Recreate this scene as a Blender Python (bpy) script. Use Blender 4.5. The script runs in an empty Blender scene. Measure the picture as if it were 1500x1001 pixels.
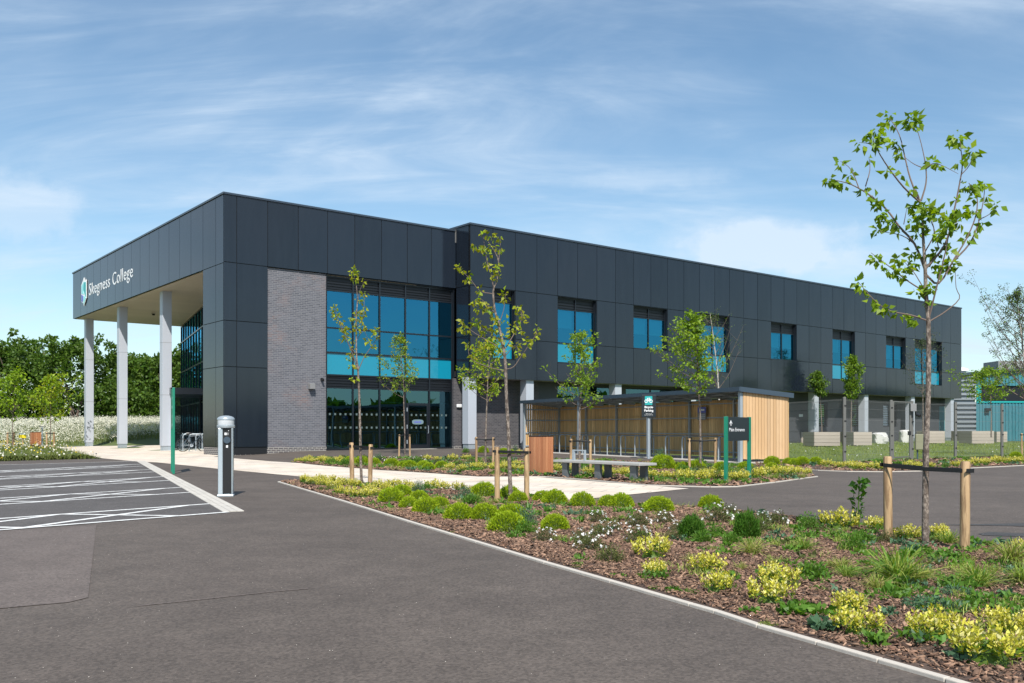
import bpy, bmesh, math, random
import numpy as np
from mathutils import Vector, Matrix
R = math.radians
rng = np.random.default_rng(7)
random.seed(7)
sc = bpy.context.scene
col = sc.collection
F, H, U0, V0 = 1340.0, 1.25, 750.0, 628.0
DR = (.7816, .6238); DL = (-.6238, .7816); C0 = (-13.2, 41.9)
ANG = math.atan2(DR[1], DR[0])

# ------------------------------------------------------------------ terrain
def smooth(a):
    a = min(1, max(0, a)); return a*a*(3-2*a)
def st(x, y):
    x -= C0[0]; y -= C0[1]
    return x*DR[0]+y*DR[1], x*DL[0]+y*DL[1]
def B(s, t):
    return (C0[0]+s*DR[0]+t*DL[0], C0[1]+s*DR[1]+t*DL[1])
def gz(x, y):
    s, t = st(x, y)
    z = .16*smooth((t+5.5)/5)*smooth((s-.5)/4)
    if x < -14:
        z += 1.25*smooth((y-64)/16)*smooth((-14-x)/8)
    return z
def P(u, v, dy=0.0):
    k = (u-U0)/F; z = 0
    for _ in range(8):
        Y = F*(H-z)/(v-V0); z = gz(k*Y, Y)*.8+z*.2
    Y += dy
    return Vector((k*Y, Y, gz(k*Y, Y)))
def at(u, v, Y):
    return Vector(((u-U0)/F*Y, Y, H+(V0-v)/F*Y))

# ------------------------------------------------------------------ materials
MATS = {}
def nd(nt, t, **k):
    n = nt.nodes.new(t)
    for a, b in k.items():
        if a in n.inputs: n.inputs[a].default_value = b
        else: setattr(n, a, b)
    return n
def mat(name, c, rough=.6, metal=0., spec=.5, isl=0., isl2=None, nz=None, bump=None, trans=0., stretch=None, coat=0.):
    """c base; isl: brightness spread per island, isl2: second colour per island; nz=(scale, amount, colour2); bump=(scale, strength)"""
    m = bpy.data.materials.new(name); m.use_nodes = True; nt = m.node_tree; L = nt.links.new
    b = nt.nodes['Principled BSDF']; b.inputs['Roughness'].default_value = rough; b.inputs['Metallic'].default_value = metal
    b.inputs['Specular IOR Level'].default_value = spec
    if coat: b.inputs['Coat Weight'].default_value = coat; b.inputs['Coat Roughness'].default_value = .05
    c4 = (*c, 1); cur = None
    tc = nd(nt, 'ShaderNodeTexCoord'); vec = tc.outputs['Object']
    if stretch:
        mp = nd(nt, 'ShaderNodeMapping'); mp.inputs['Scale'].default_value = stretch; L(vec, mp.inputs['Vector']); vec = mp.outputs[0]
    rgb = nd(nt, 'ShaderNodeRGB'); rgb.outputs[0].default_value = c4; cur = rgb.outputs[0]
    if isl or isl2:
        g = nd(nt, 'ShaderNodeNewGeometry')
        if isl2:
            mx = nd(nt, 'ShaderNodeMix', data_type='RGBA'); L(g.outputs['Random Per Island'], mx.inputs[0]); L(cur, mx.inputs[6]); mx.inputs[7].default_value = (*isl2, 1); cur = mx.outputs[2]
        if isl:
            wn = nd(nt, 'ShaderNodeTexWhiteNoise', noise_dimensions='1D'); L(g.outputs['Random Per Island'], wn.inputs['W'])
            mr = nd(nt, 'ShaderNodeMapRange'); mr.inputs[3].default_value = 1-isl; mr.inputs[4].default_value = 1+isl; L(wn.outputs['Value'], mr.inputs[0])
            hs = nd(nt, 'ShaderNodeHueSaturation'); L(mr.outputs[0], hs.inputs['Value']); L(cur, hs.inputs['Color']); cur = hs.outputs[0]
    if nz:
        for q in (nz if isinstance(nz[0], tuple) else (nz,)):
            n = nd(nt, 'ShaderNodeTexNoise'); n.inputs['Scale'].default_value = q[0]; n.inputs['Detail'].default_value = 6; n.inputs['Roughness'].default_value = .65; L(vec, n.inputs['Vector'])
            rp = nd(nt, 'ShaderNodeValToRGB'); rp.color_ramp.elements[0].position = .5-q[3] if len(q) > 3 else .35; rp.color_ramp.elements[1].position = .5+q[3] if len(q) > 3 else .68; L(n.outputs['Fac'], rp.inputs[0])
            ml = nd(nt, 'ShaderNodeMath', operation='MULTIPLY'); ml.inputs[1].default_value = q[1]; L(rp.outputs[0], ml.inputs[0])
            mx = nd(nt, 'ShaderNodeMix', data_type='RGBA'); L(ml.outputs[0], mx.inputs[0]); L(cur, mx.inputs[6]); mx.inputs[7].default_value = (*q[2], 1); cur = mx.outputs[2]
    L(cur, b.inputs['Base Color'])
    if bump:
        n = nd(nt, 'ShaderNodeTexNoise'); n.inputs['Scale'].default_value = bump[0]; n.inputs['Detail'].default_value = 5; L(vec, n.inputs['Vector'])
        bp = nd(nt, 'ShaderNodeBump'); bp.inputs['Strength'].default_value = bump[1]; bp.inputs['Distance'].default_value = bump[2] if len(bump) > 2 else .01; L(n.outputs['Fac'], bp.inputs['Height']); L(bp.outputs[0], b.inputs['Normal'])
    if trans:
        out = nt.nodes['Material Output']; t = nd(nt, 'ShaderNodeBsdfTranslucent'); hs = nd(nt, 'ShaderNodeHueSaturation'); hs.inputs['Saturation'].default_value = 1.1; hs.inputs['Value'].default_value = 1.25; L(cur, hs.inputs['Color']); L(hs.outputs[0], t.inputs['Color'])
        ms = nd(nt, 'ShaderNodeMixShader'); ms.inputs[0].default_value = trans; L(b.outputs[0], ms.inputs[1]); L(t.outputs[0], ms.inputs[2]); L(ms.outputs[0], out.inputs['Surface'])
    MATS[name] = m
    return m

M = {}
M['clad'] = mat('cladding_paint', (.0105, .0155, .0245), .12, 0, .5, isl=.22, bump=(.8, .08, .02), nz=(2.2, .35, (.019, .026, .037)), stretch=(1, 1, .16))
M['joint'] = mat('dark_joint', (.006, .007, .009), .6)
M['coping'] = mat('coping_metal', (.045, .062, .085), .25, .2)
M['frame'] = mat('window_frame', (.010, .013, .018), .3)
M['louvre'] = mat('louvre_panel', (.006, .008, .012), .5)
M['colwhite'] = mat('column_white', (.43, .46, .51), .45, nz=(1.2, .12, (.39, .42, .46)))
M['soffit'] = mat('soffit_board', (.50, .43, .33), .5, isl=.05)
M['soffit2'] = mat('soffit_grey', (.30, .29, .27), .6)
M['roofing'] = mat('roofing', (.12, .12, .12), .8)
M['gfwall'] = mat('ground_floor_wall', (.055, .06, .068), .7, nz=(2., .4, (.075, .08, .09)))
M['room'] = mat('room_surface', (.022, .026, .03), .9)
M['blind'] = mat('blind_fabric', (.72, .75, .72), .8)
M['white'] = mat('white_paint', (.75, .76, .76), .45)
M['sign_white'] = mat('sign_white', (.85, .86, .87), .4)
M['lamp_grey'] = mat('lamp_grey', (.22, .22, .22), .5)
M['black'] = mat('black_plastic', (.012, .012, .013), .4)
M['teal'] = mat('logo_teal', (.02, .36, .36), .4); M['aqua'] = mat('logo_aqua', (.30, .72, .74), .4); M['dot'] = mat('frosted_dot', (.10, .14, .14), .6); M['violet'] = mat('logo_violet', (.12, .14, .48), .4)
M['green'] = mat('sign_green', (.004, .19, .115), .3, coat=.3)
M['signdark'] = mat('sign_charcoal', (.014, .020, .026), .35)
M['galv'] = mat('galvanised_steel', (.36, .41, .45), .45, .25, nz=(9., .4, (.28, .32, .35)))
M['bluegrey'] = mat('blue_grey_trim', (.052, .078, .105), .4, .1)
M['fencegrey'] = mat('fence_steel', (.135, .135, .125), .5, .1); M['fencewire'] = mat('fence_wire', (.20, .205, .20), .5, .1)
M['shedin'] = mat('shelter_board', (.72, .445, .185), .7, isl=.22, isl2=(.76, .51, .24), nz=(4., .5, (.27, .15, .06)), stretch=(6, 6, .5))
M['shedout'] = mat('shelter_board_pale', (.56, .35, .175), .7, isl=.2, isl2=(.62, .42, .24), nz=(5., .4, (.45, .28, .14)), stretch=(7, 7, .45))
M['binwood'] = mat('bin_wood', (.34, .125, .055), .5, isl=.22, isl2=(.46, .21, .10), nz=(5., .45, (.24, .075, .03)), stretch=(9, 9, .5))
M['stake'] = mat('stake_pine', (.50, .345, .19), .7, isl=.1, nz=((5., .6, (.36, .225, .11)), (2.2, .8, (.20, .12, .06), .04)), stretch=(8, 8, .8), bump=(14, .35))
M['bench'] = mat('bench_slab', (.36, .355, .34), .8, nz=(5., .3, (.27, .27, .26)), bump=(30, .2))
M['benchleg'] = mat('bench_leg', (.115, .125, .13), .55)
M['concrete'] = mat('concrete_slab', (.42, .39, .35), .85, nz=(3., .4, (.33, .31, .28)))
M['kerb'] = mat('edging_stone', (.50, .455, .395), .85, nz=(7., .5, (.44, .41, .37)), bump=(20, .3))
M['planter'] = mat('planter_board', (.42, .365, .31), .85, isl=.12, nz=(4., .5, (.36, .30, .25)), stretch=(.6, .6, 6))
M['boulder'] = mat('boulder_stone', (.62, .61, .58), .9, nz=(3., .4, (.48, .47, .45)))
M['cabinet'] = mat('cabinet_paint', (.24, .24, .155), .5)
M['silver'] = mat('silver_paint', (.50, .56, .60), .38, .55)
M['headgrey'] = mat('lamp_head', (.40, .45, .48), .3, .4)
M['tealclad'] = mat('teal_sheet', (.05, .20, .245), .42, isl=.04)
M['greyclad'] = mat('grey_sheet', (.27, .30, .33), .4, .1)
M['plant_unit'] = mat('roof_plant', (.25, .26, .25), .6)
M['bark'] = mat('bark', (.115, .085, .065), .9, nz=((26., .9, (.36, .30, .25), .07), (55., .7, (.05, .037, .032), .08)), stretch=(1, 1, .5), bump=(50, .7, .01))
M['barkbirch'] = mat('birch_bark', (.56, .52, .47), .8, nz=(6., .6, (.14, .12, .11)), stretch=(1, 1, 3))
M['twig'] = mat('twig_bark', (.15, .11, .09), .85)
def leafm(n, a, b, tr=.4, isl=.25, rough=.5): M[n] = mat(n, a, rough, isl=isl, isl2=b, trans=tr, spec=.35)
leafm('leaf_lime', (.32, .43, .028), (.20, .33, .026), .48)
leafm('leaf_gold', (.33, .40, .028), (.33, .31, .03), .48)
leafm('leaf_mid', (.145, .265, .022), (.24, .35, .03), .45)
leafm('leaf_hedge', (.060, .130, .018), (.125, .20, .03), .4)
leafm('leaf_far', (.055, .085, .035), (.085, .12, .045), .3)
leafm('hebe', (.27, .40, .016), (.38, .46, .022), .4)
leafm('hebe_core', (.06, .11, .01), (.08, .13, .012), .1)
leafm('euon', (.68, .60, .085), (.46, .48, .05), .3, .2)
leafm('euon2', (.76, .72, .36), (.70, .62, .14), .3, .15)
leafm('euon_green', (.075, .16, .015), (.14, .22, .02), .3)
leafm('olive', (.085, .115, .030), (.13, .135, .045), .3)
leafm('deep', (.045, .135, .014), (.09, .19, .02), .3)
leafm('weed', (.085, .205, .028), (.15, .27, .035), .4)
leafm('bluegreen', (.075, .155, .085), (.10, .19, .09), .3)
leafm('sedge', (.22, .33, .045), (.36, .39, .10), .4)
leafm('straw', (.42, .33, .15), (.26, .25, .075), .35)
leafm('lawn', (.17, .24, .022), (.28, .31, .05), .4)
leafm('meadow', (.10, .145, .025), (.19, .21, .05), .3)
M['petal'] = mat('petal', (.80, .79, .76), .6, trans=.25, isl=.06)
M['umbel'] = mat('umbel', (.70, .68, .56), .7, trans=.2, isl=.15)
M['yellowfl'] = mat('yellow_flower', (.70, .52, .02), .6, trans=.2)
M['yellowsign'] = mat('yellow_sign', (.75, .58, .02), .5)

def glassmat(name, tint, refl, gl, rough=.0, wave=.0):
    m = bpy.data.materials.new(name); m.use_nodes = True; nt = m.node_tree; L = nt.links.new
    nt.nodes.remove(nt.nodes['Principled BSDF']); out = nt.nodes['Material Output']
    t = nd(nt, 'ShaderNodeBsdfTransparent'); t.inputs[0].default_value = (*tint, 1)
    g = nd(nt, 'ShaderNodeBsdfGlossy'); g.inputs['Color'].default_value = (*refl, 1); g.inputs['Roughness'].default_value = rough
    fr = nd(nt, 'ShaderNodeLayerWeight'); fr.inputs[0].default_value = .25
    mr = nd(nt, 'ShaderNodeMapRange'); mr.inputs[3].default_value = gl; mr.inputs[4].default_value = 1.; L(fr.outputs['Fresnel'], mr.inputs[0])
    if wave:
        tc = nd(nt, 'ShaderNodeTexCoord'); n = nd(nt, 'ShaderNodeTexNoise'); n.inputs['Scale'].default_value = .6; L(tc.outputs['Object'], n.inputs['Vector'])
        bp = nd(nt, 'ShaderNodeBump'); bp.inputs['Strength'].default_value = wave; bp.inputs['Distance'].default_value = .05; L(n.outputs['Fac'], bp.inputs['Height']); L(bp.outputs[0], g.inputs['Normal'])
    ms = nd(nt, 'ShaderNodeMixShader'); L(mr.outputs[0], ms.inputs[0]); L(t.outputs[0], ms.inputs[1]); L(g.outputs[0], ms.inputs[2]); L(ms.outputs[0], out.inputs['Surface'])
    M[name] = m
glassmat('glass', (.16, .52, .62), (.085, .50, .80), .36, 0, .12)
glassmat('glass_low', (.10, .22, .24), (.24, .50, .60), .28, 0, .12)
glassmat('glass_clear', (.62, .72, .74), (.75, .85, .9), .35)
m = M['spandrel'] = mat('spandrel_glass', (.004, .22, .33), .03, 0, .6, bump=(.6, .02, .03)); 
M['lens'] = mat('lamp_lens', (.55, .58, .60), .15, 0, .5)

def brickmat(name, c1, c2, mortar, red, scale):
    m = bpy.data.materials.new(name); m.use_nodes = True; nt = m.node_tree; L = nt.links.new; b = nt.nodes['Principled BSDF']
    tc = nd(nt, 'ShaderNodeTexCoord'); sp = nd(nt, 'ShaderNodeSeparateXYZ'); L(tc.outputs['Object'], sp.inputs[0])
    ad = nd(nt, 'ShaderNodeMath', operation='ADD'); L(sp.outputs[0], ad.inputs[0]); L(sp.outputs[1], ad.inputs[1])
    cb = nd(nt, 'ShaderNodeCombineXYZ'); L(ad.outputs[0], cb.inputs[0]); L(sp.outputs[2], cb.inputs[1])
    br = nd(nt, 'ShaderNodeTexBrick'); L(cb.outputs[0], br.inputs['Vector'])
    br.inputs['Scale'].default_value = 1; br.inputs['Brick Width'].default_value = .25; br.inputs['Row Height'].default_value = .086
    br.inputs['Mortar Size'].default_value = .011; br.inputs['Mortar Smooth'].default_value = .2
    br.inputs['Color1'].default_value = (*c1, 1); br.inputs['Color2'].default_value = (*c2, 1); br.inputs['Mortar'].default_value = (*mortar, 1)
    n = nd(nt, 'ShaderNodeTexNoise'); n.inputs['Scale'].default_value = .55; n.inputs['Detail'].default_value = 3; L(cb.outputs[0], n.inputs['Vector'])
    n2 = nd(nt, 'ShaderNodeTexWhiteNoise', noise_dimensions='2D'); sn = nd(nt, 'ShaderNodeVectorMath', operation='SNAP'); sn.inputs[1].default_value = (.25, .086, 1); L(cb.outputs[0], sn.inputs[0]); L(sn.outputs[0], n2.inputs['Vector'])
    rp = nd(nt, 'ShaderNodeValToRGB'); rp.color_ramp.elements[0].position = .52; rp.color_ramp.elements[1].position = .68; L(n.outputs['Fac'], rp.inputs[0])
    mu = nd(nt, 'ShaderNodeMath', operation='MULTIPLY'); L(rp.outputs[0], mu.inputs[0]); L(n2.outputs['Value'], mu.inputs[1])
    mu2 = nd(nt, 'ShaderNodeMath', operation='MULTIPLY'); L(mu.outputs[0], mu2.inputs[0]); mu2.inputs[1].default_value = .5
    iv = nd(nt, 'ShaderNodeMath', operation='SUBTRACT'); iv.inputs[0].default_value = 1; L(br.outputs['Fac'], iv.inputs[1])
    mu3 = nd(nt, 'ShaderNodeMath', operation='MULTIPLY'); L(mu2.outputs[0], mu3.inputs[0]); L(iv.outputs[0], mu3.inputs[1])
    mx = nd(nt, 'ShaderNodeMix', data_type='RGBA'); L(mu3.outputs[0], mx.inputs[0]); L(br.outputs['Color'], mx.inputs[6]); mx.inputs[7].default_value = (*red, 1)
    L(mx.outputs[2], b.inputs['Base Color']); b.inputs['Roughness'].default_value = .8
    bp = nd(nt, 'ShaderNodeBump'); bp.inputs['Strength'].default_value = .5; bp.inputs['Distance'].default_value = .012; bp.invert = True; L(br.outputs['Fac'], bp.inputs['Height']); L(bp.outputs[0], b.inputs['Normal'])
    M[name] = m
brickmat('brick', (.132, .134, .156), (.084, .088, .106), (.20, .20, .21), (.27, .16, .13), 1)
brickmat('plinth_brick', (.10, .09, .09), (.07, .068, .075), (.40, .38, .35), (.14, .09, .08), 1)
brickmat('dark_brick', (.088, .083, .092), (.050, .049, .058), (.125, .12, .12), (.15, .09, .08), 1)

def pavemat():
    m = bpy.data.materials.new('paving_slabs'); m.use_nodes = True; nt = m.node_tree; L = nt.links.new; b = nt.nodes['Principled BSDF']
    tc = nd(nt, 'ShaderNodeTexCoord'); mp = nd(nt, 'ShaderNodeMapping'); mp.inputs['Rotation'].default_value = (0, 0, R(20)); L(tc.outputs['Object'], mp.inputs[0])
    br = nd(nt, 'ShaderNodeTexBrick'); L(mp.outputs[0], br.inputs['Vector']); br.inputs['Scale'].default_value = 1; br.inputs['Brick Width'].default_value = .9; br.inputs['Row Height'].default_value = .6; br.inputs['Mortar Size'].default_value = .016
    br.inputs['Color1'].default_value = (.70, .61, .50, 1); br.inputs['Color2'].default_value = (.57, .51, .45, 1); br.inputs['Mortar'].default_value = (.36, .31, .26, 1); br.inputs['Bias'].default_value = -.2
    n = nd(nt, 'ShaderNodeTexNoise'); n.inputs['Scale'].default_value = .9; n.inputs['Detail'].default_value = 8; L(tc.outputs['Object'], n.inputs['Vector'])
    mx = nd(nt, 'ShaderNodeMix', data_type='RGBA', blend_type='MULTIPLY'); rp = nd(nt, 'ShaderNodeValToRGB'); rp.color_ramp.elements[0].color = (.80, .77, .74, 1); rp.color_ramp.elements[0].position = .3; rp.color_ramp.elements[1].position = .6
    L(n.outputs['Fac'], rp.inputs[0]); mx.inputs[0].default_value = 1; L(br.outputs['Color'], mx.inputs[6]); L(rp.outputs[0], mx.inputs[7]); L(mx.outputs[2], b.inputs['Base Color']); b.inputs['Roughness'].default_value = .8
    M['paving'] = m
pavemat()
def asphalt(name, c, warm):
    m = bpy.data.materials.new(name); m.use_nodes = True; nt = m.node_tree; L = nt.links.new; b = nt.nodes['Principled BSDF']
    tc = nd(nt, 'ShaderNodeTexCoord')
    def noise(s, d, r=.6):
        n = nd(nt, 'ShaderNodeTexNoise'); n.inputs['Scale'].default_value = s; n.inputs['Detail'].default_value = d; n.inputs['Roughness'].default_value = r; L(tc.outputs['Object'], n.inputs['Vector']); return n
    a = noise(.33, 10, .74); g = noise(120, 3); vor = nd(nt, 'ShaderNodeTexVoronoi'); vor.inputs['Scale'].default_value = 60; L(tc.outputs['Object'], vor.inputs['Vector'])
    mx = nd(nt, 'ShaderNodeMix', data_type='RGBA'); rp = nd(nt, 'ShaderNodeValToRGB'); rp.color_ramp.elements[0].position = .38; rp.color_ramp.elements[1].position = .66; L(a.outputs['Fac'], rp.inputs[0]); L(rp.outputs[0], mx.inputs[0])
    mx.inputs[6].default_value = (*c, 1); mx.inputs[7].default_value = (*warm, 1)
    n3 = noise(2.2, 5, .75); rp3 = nd(nt, 'ShaderNodeMapRange'); rp3.inputs[1].default_value = .3; rp3.inputs[2].default_value = .7; rp3.inputs[3].default_value = .86; rp3.inputs[4].default_value = 1.13; L(n3.outputs['Fac'], rp3.inputs[0])
    m3 = nd(nt, 'ShaderNodeMix', data_type='RGBA', blend_type='MULTIPLY'); m3.inputs[0].default_value = 1; L(mx.outputs[2], m3.inputs[6]); L(rp3.outputs[0], m3.inputs[7])
    sp = nd(nt, 'ShaderNodeMapRange'); sp.inputs[3].default_value = .55; sp.inputs[4].default_value = 1.5; L(vor.outputs['Color'], sp.inputs[0])
    m2 = nd(nt, 'ShaderNodeMix', data_type='RGBA', blend_type='MULTIPLY'); m2.inputs[0].default_value = .75; L(m3.outputs[2], m2.inputs[6]); L(sp.outputs[0], m2.inputs[7])
    L(m2.outputs[2], b.inputs['Base Color']); b.inputs['Roughness'].default_value = .8; b.inputs['Specular IOR Level'].default_value = .35
    bp = nd(nt, 'ShaderNodeBump'); bp.inputs['Strength'].default_value = .4; bp.inputs['Distance'].default_value = .005; L(g.outputs['Fac'], bp.inputs['Height']); L(bp.outputs[0], b.inputs['Normal'])
    M[name] = m
asphalt('asphalt', (.080, .065, .055), (.110, .090, .076))
asphalt('asphalt_bay', (.078, .070, .066), (.100, .091, .086))
asphalt('asphalt_patch', (.110, .089, .078), (.128, .105, .093))
asphalt('asphalt_dark', (.052, .050, .050), (.06, .058, .056))
def roadpaint():
    m = mat('road_paint', (.78, .78, .76), .7, nz=(9., .55, (.36, .35, .34), .08)); M['paint'] = m
roadpaint()
M['block'] = mat('block_strip', (.50, .47, .42), .85, isl=.08, nz=(5., .4, (.40, .37, .33)))
M['soil'] = mat('mulch_soil', (.065, .040, .030), .95, nz=((9., .8, (.17, .115, .085)), (40., .6, (.035, .024, .02))), bump=(35, 1., .03))
M['mulch'] = mat('bark_chip', (.095, .049, .031), .9, isl=.65, isl2=(.275, .17, .112))
M['earth'] = mat('grass_ground', (.060, .105, .018), .95, nz=((1.2, .7, (.10, .135, .03)), (12., .5, (.14, .13, .05))))
M['lawnground'] = mat('lawn_ground', (.10, .16, .022), .95, nz=((.5, .7, (.10, .14, .028)), (6., .5, (.13, .15, .04))))

# ------------------------------------------------------------------ object helpers
def tag(o, label=None, cat=None, group=None, kind=None):
    if label: o['label'] = label
    if cat: o['category'] = cat
    if group: o['group'] = group
    if kind: o['kind'] = kind
    return o
def empty(name, loc=(0, 0, 0), rz=0., parent=None):
    o = bpy.data.objects.new(name, None); col.objects.link(o); o.location = loc; o.rotation_euler = (0, 0, rz); o.empty_display_size = .2
    if parent: o.parent = parent
    return o
def dup(o, loc=None, rz=None, scale=None, parent=None):
    c = o.copy(); col.objects.link(c)
    if parent: c.parent = parent
    if loc is not None: c.location = loc
    if rz is not None: c.rotation_euler = (0, 0, rz)
    if scale is not None: c.scale = scale if hasattr(scale, '__len__') else (scale,)*3
    for ch in list(o.children): dup(ch, parent=c)
    return c
class MB:
    def __init__(s): s.v = []; s.f = []; s.m = []
    def quad(s, a, b, c, d, m=0):
        n = len(s.v); s.v += [tuple(a), tuple(b), tuple(c), tuple(d)]; s.f.append((n, n+1, n+2, n+3)); s.m.append(m)
    def hexa(s, p, m=0):
        n = len(s.v); s.v += [tuple(q) for q in p]
        for q in ((0, 3, 2, 1), (4, 5, 6, 7), (0, 1, 5, 4), (1, 2, 6, 5), (2, 3, 7, 6), (3, 0, 4, 7)): s.f.append(tuple(n+i for i in q)); s.m.append(m)
    def box(s, x0, x1, y0, y1, z0, z1, m=0):
        s.hexa([(x0, y0, z0), (x1, y0, z0), (x1, y1, z0), (x0, y1, z0), (x0, y0, z1), (x1, y0, z1), (x1, y1, z1), (x0, y1, z1)], m)
    def bar(s, a, b, w, h, m=0, up=(0, 0, 1)):
        a = Vector(a); b = Vector(b); d = (b-a).normalized(); u = Vector(up)
        if abs(d.dot(u)) > .99: u = Vector((1, 0, 0))
        x = d.cross(u).normalized()*(w/2); z = x.cross(d).normalized()*(h/2)
        s.hexa([a-x-z, a+x-z, b+x-z, b-x-z, a-x+z, a+x+z, b+x+z, b-x+z], m)
    def tube(s, pts, rad, n=8, m=0, cap=True):
        pts = [Vector(p) for p in pts]; rad = rad if hasattr(rad, '__len__') else [rad]*len(pts)
        rings = []; ref = None
        for i, p in enumerate(pts):
            d = (pts[min(i+1, len(pts)-1)]-pts[max(i-1, 0)]).normalized()
            if ref is None or abs(d.dot(ref)) > .98: ref = Vector((1, 0, 0)) if abs(d.x) < .9 else Vector((0, 1, 0))
            x = (ref-d*ref.dot(d)).normalized(); y = d.cross(x); ref = x
            b = len(s.v); s.v += [tuple(p+(x*math.cos(2*math.pi*k/n)+y*math.sin(2*math.pi*k/n))*rad[i]) for k in range(n)]; rings.append(b)
        for a, b in zip(rings, rings[1:]):
            for k in range(n): s.f.append((a+k, a+(k+1) % n, b+(k+1) % n, b+k)); s.m.append(m)
        if cap:
            s.f.append(tuple(rings[0]+k for k in reversed(range(n)))); s.m.append(m); s.f.append(tuple(rings[-1]+k for k in range(n))); s.m.append(m)
    def lathe(s, prof, n=20, m=0, c=(0, 0, 0)):
        s.tube([(c[0], c[1], c[2]+z) for r, z in prof], [r for r, z in prof], n, m)
    def prism(s, pts, z0, z1, m=0):
        n = len(s.v); k = len(pts); s.v += [(x, y, z0) for x, y in pts]+[(x, y, z1) for x, y in pts]
        s.f.append(tuple(n+i for i in reversed(range(k)))); s.f.append(tuple(n+k+i for i in range(k))); s.m += [m, m]
        for i in range(k): j = (i+1) % k; s.f.append((n+i, n+j, n+k+j, n+k+i)); s.m.append(m)
    def build(s, name, mats, parent=None, smooth_=False, bevel=0, loc=None):
        me = bpy.data.meshes.new(name); me.from_pydata(s.v, [], s.f); 
        for q in (mats if isinstance(mats, (list, tuple)) else [mats]): me.materials.append(M[q] if isinstance(q, str) else q)
        me.polygons.foreach_set('material_index', s.m)
        if smooth_: me.polygons.foreach_set('use_smooth', [True]*len(s.f))
        me.update()
        o = bpy.data.objects.new(name, me); col.objects.link(o)
        if parent: o.parent = parent
        if loc is not None: o.location = loc
        if bevel:
            b = o.modifiers.new('b', 'BEVEL'); b.width = bevel; b.segments = 2; b.limit_method = 'ANGLE'
        if smooth_:
            e = o.modifiers.new('e', 'EDGE_SPLIT'); e.split_angle = R(40)
        return o
def npmesh(name, V, Fq, mats, mi=None, parent=None, loc=None, smooth_=False):
    V = np.asarray(V, np.float32); Fq = np.asarray(Fq, np.int32); nf, k = Fq.shape
    me = bpy.data.meshes.new(name); me.vertices.add(len(V)); me.vertices.foreach_set('co', V.ravel()); me.loops.add(nf*k); me.loops.foreach_set('vertex_index', Fq.ravel())
    me.polygons.add(nf); me.polygons.foreach_set('loop_start', np.arange(0, nf*k, k, dtype=np.int32))
    for q in (mats if isinstance(mats, (list, tuple)) else [mats]): me.materials.append(M[q])
    if mi is not None: me.polygons.foreach_set('material_index', np.asarray(mi, np.int32))
    if smooth_: me.polygons.foreach_set('use_smooth', np.ones(nf, bool))
    me.update(calc_edges=True); me.validate()
    o = bpy.data.objects.new(name, me); col.objects.link(o)
    if parent: o.parent = parent
    if loc is not None: o.location = loc
    return o
def unit(a): return a/np.maximum(np.linalg.norm(a, axis=-1, keepdims=True), 1e-9)
def leaves(Pp, D, Ln, Wr=.5, fold=.15, bend=.15):
    """diamond leaves: returns verts (N*4,3), faces (N,4)"""
    Pp = np.asarray(Pp, float); N = len(Pp); D = unit(np.asarray(D, float)); Ln = np.broadcast_to(Ln, N)[:, None]
    S = unit(np.cross(D, rng.normal(size=(N, 3)))); Nn = np.cross(S, D)
    mid = Pp+D*Ln*.45; w = Ln*Wr*.5
    V = np.stack([Pp, mid+S*w+Nn*Ln*fold, Pp+D*Ln-Nn*Ln*bend, mid-S*w+Nn*Ln*fold], 1).reshape(-1, 3)
    return V, np.arange(N*4).reshape(N, 4)
def blades(Pp, D, Ln, W, droop=.5):
    """3-segment grass blades"""
    Pp = np.asarray(Pp, float); N = len(Pp); D = unit(D); Ln = np.broadcast_to(Ln, N)[:, None]; W = np.broadcast_to(W, N)[:, None]
    S = unit(np.cross(D, np.array([0, 0, 1.])+rng.normal(size=(N, 3))*.3)); out = D*np.array([1, 1, 0]); dn = np.array([0, 0, -1.])
    p0 = Pp; p1 = Pp+D*Ln*.4; p2 = Pp+D*Ln*.75+(out*.25+dn*.10)*droop*Ln; p3 = Pp+D*Ln*.95+(out*.6+dn*.42)*droop*Ln
    V = np.stack([p0-S*W*.4, p0+S*W*.4, p1+S*W*.5, p1-S*W*.5, p2+S*W*.35, p2-S*W*.35, p3+S*W*.05, p3-S*W*.05], 1).reshape(-1, 3)
    b = np.arange(N)[:, None]*8
    return V, np.concatenate([b+np.array([0, 1, 2, 3]), b+np.array([3, 2, 4, 5]), b+np.array([5, 4, 6, 7])], 0)
def join(*parts):
    V = []; Fq = []; mi = []; n = 0
    for i, (v, f, m) in enumerate(parts):
        V.append(v); Fq.append(f+n); mi.append(np.full(len(f), m)); n += len(v)
    return np.concatenate(V), np.concatenate(Fq), np.concatenate(mi)

def sheet(name, pts, off, m, step=2.5, kind='structure', drop=.0):
    bm = bmesh.new(); vs = [bm.verts.new((p[0], p[1], 0)) for p in pts]; f = bm.faces.new(vs)
    bmesh.ops.triangulate(bm, faces=[f]); xs = [st(p[0], p[1]) for p in pts]
    for ax, d in ((0, DR), (1, DL)):
        lo = min(q[ax] for q in xs); hi = max(q[ax] for q in xs)
        lo = max(lo, -1) if ax == 0 else max(lo, -7); hi = min(hi, 60) if ax == 0 else min(hi, 3)
        k = lo
        while k < hi:
            o = B(k, 0) if ax == 0 else B(0, k)
            bmesh.ops.bisect_plane(bm, geom=bm.verts[:]+bm.edges[:]+bm.faces[:], plane_co=(o[0], o[1], 0), plane_no=(d[0], d[1], 0)); k += step if ax == 0 else .8
    for v in bm.verts: v.co.z = gz(v.co.x, v.co.y)+off
    bm.normal_update()
    for q in bm.faces:
        if q.normal.z < 0: q.normal_flip()
    me = bpy.data.meshes.new(name); bm.to_mesh(me); bm.free(); me.materials.append(M[m])
    o = bpy.data.objects.new(name, me); col.objects.link(o)
    if kind: o['kind'] = kind
    return o
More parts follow.
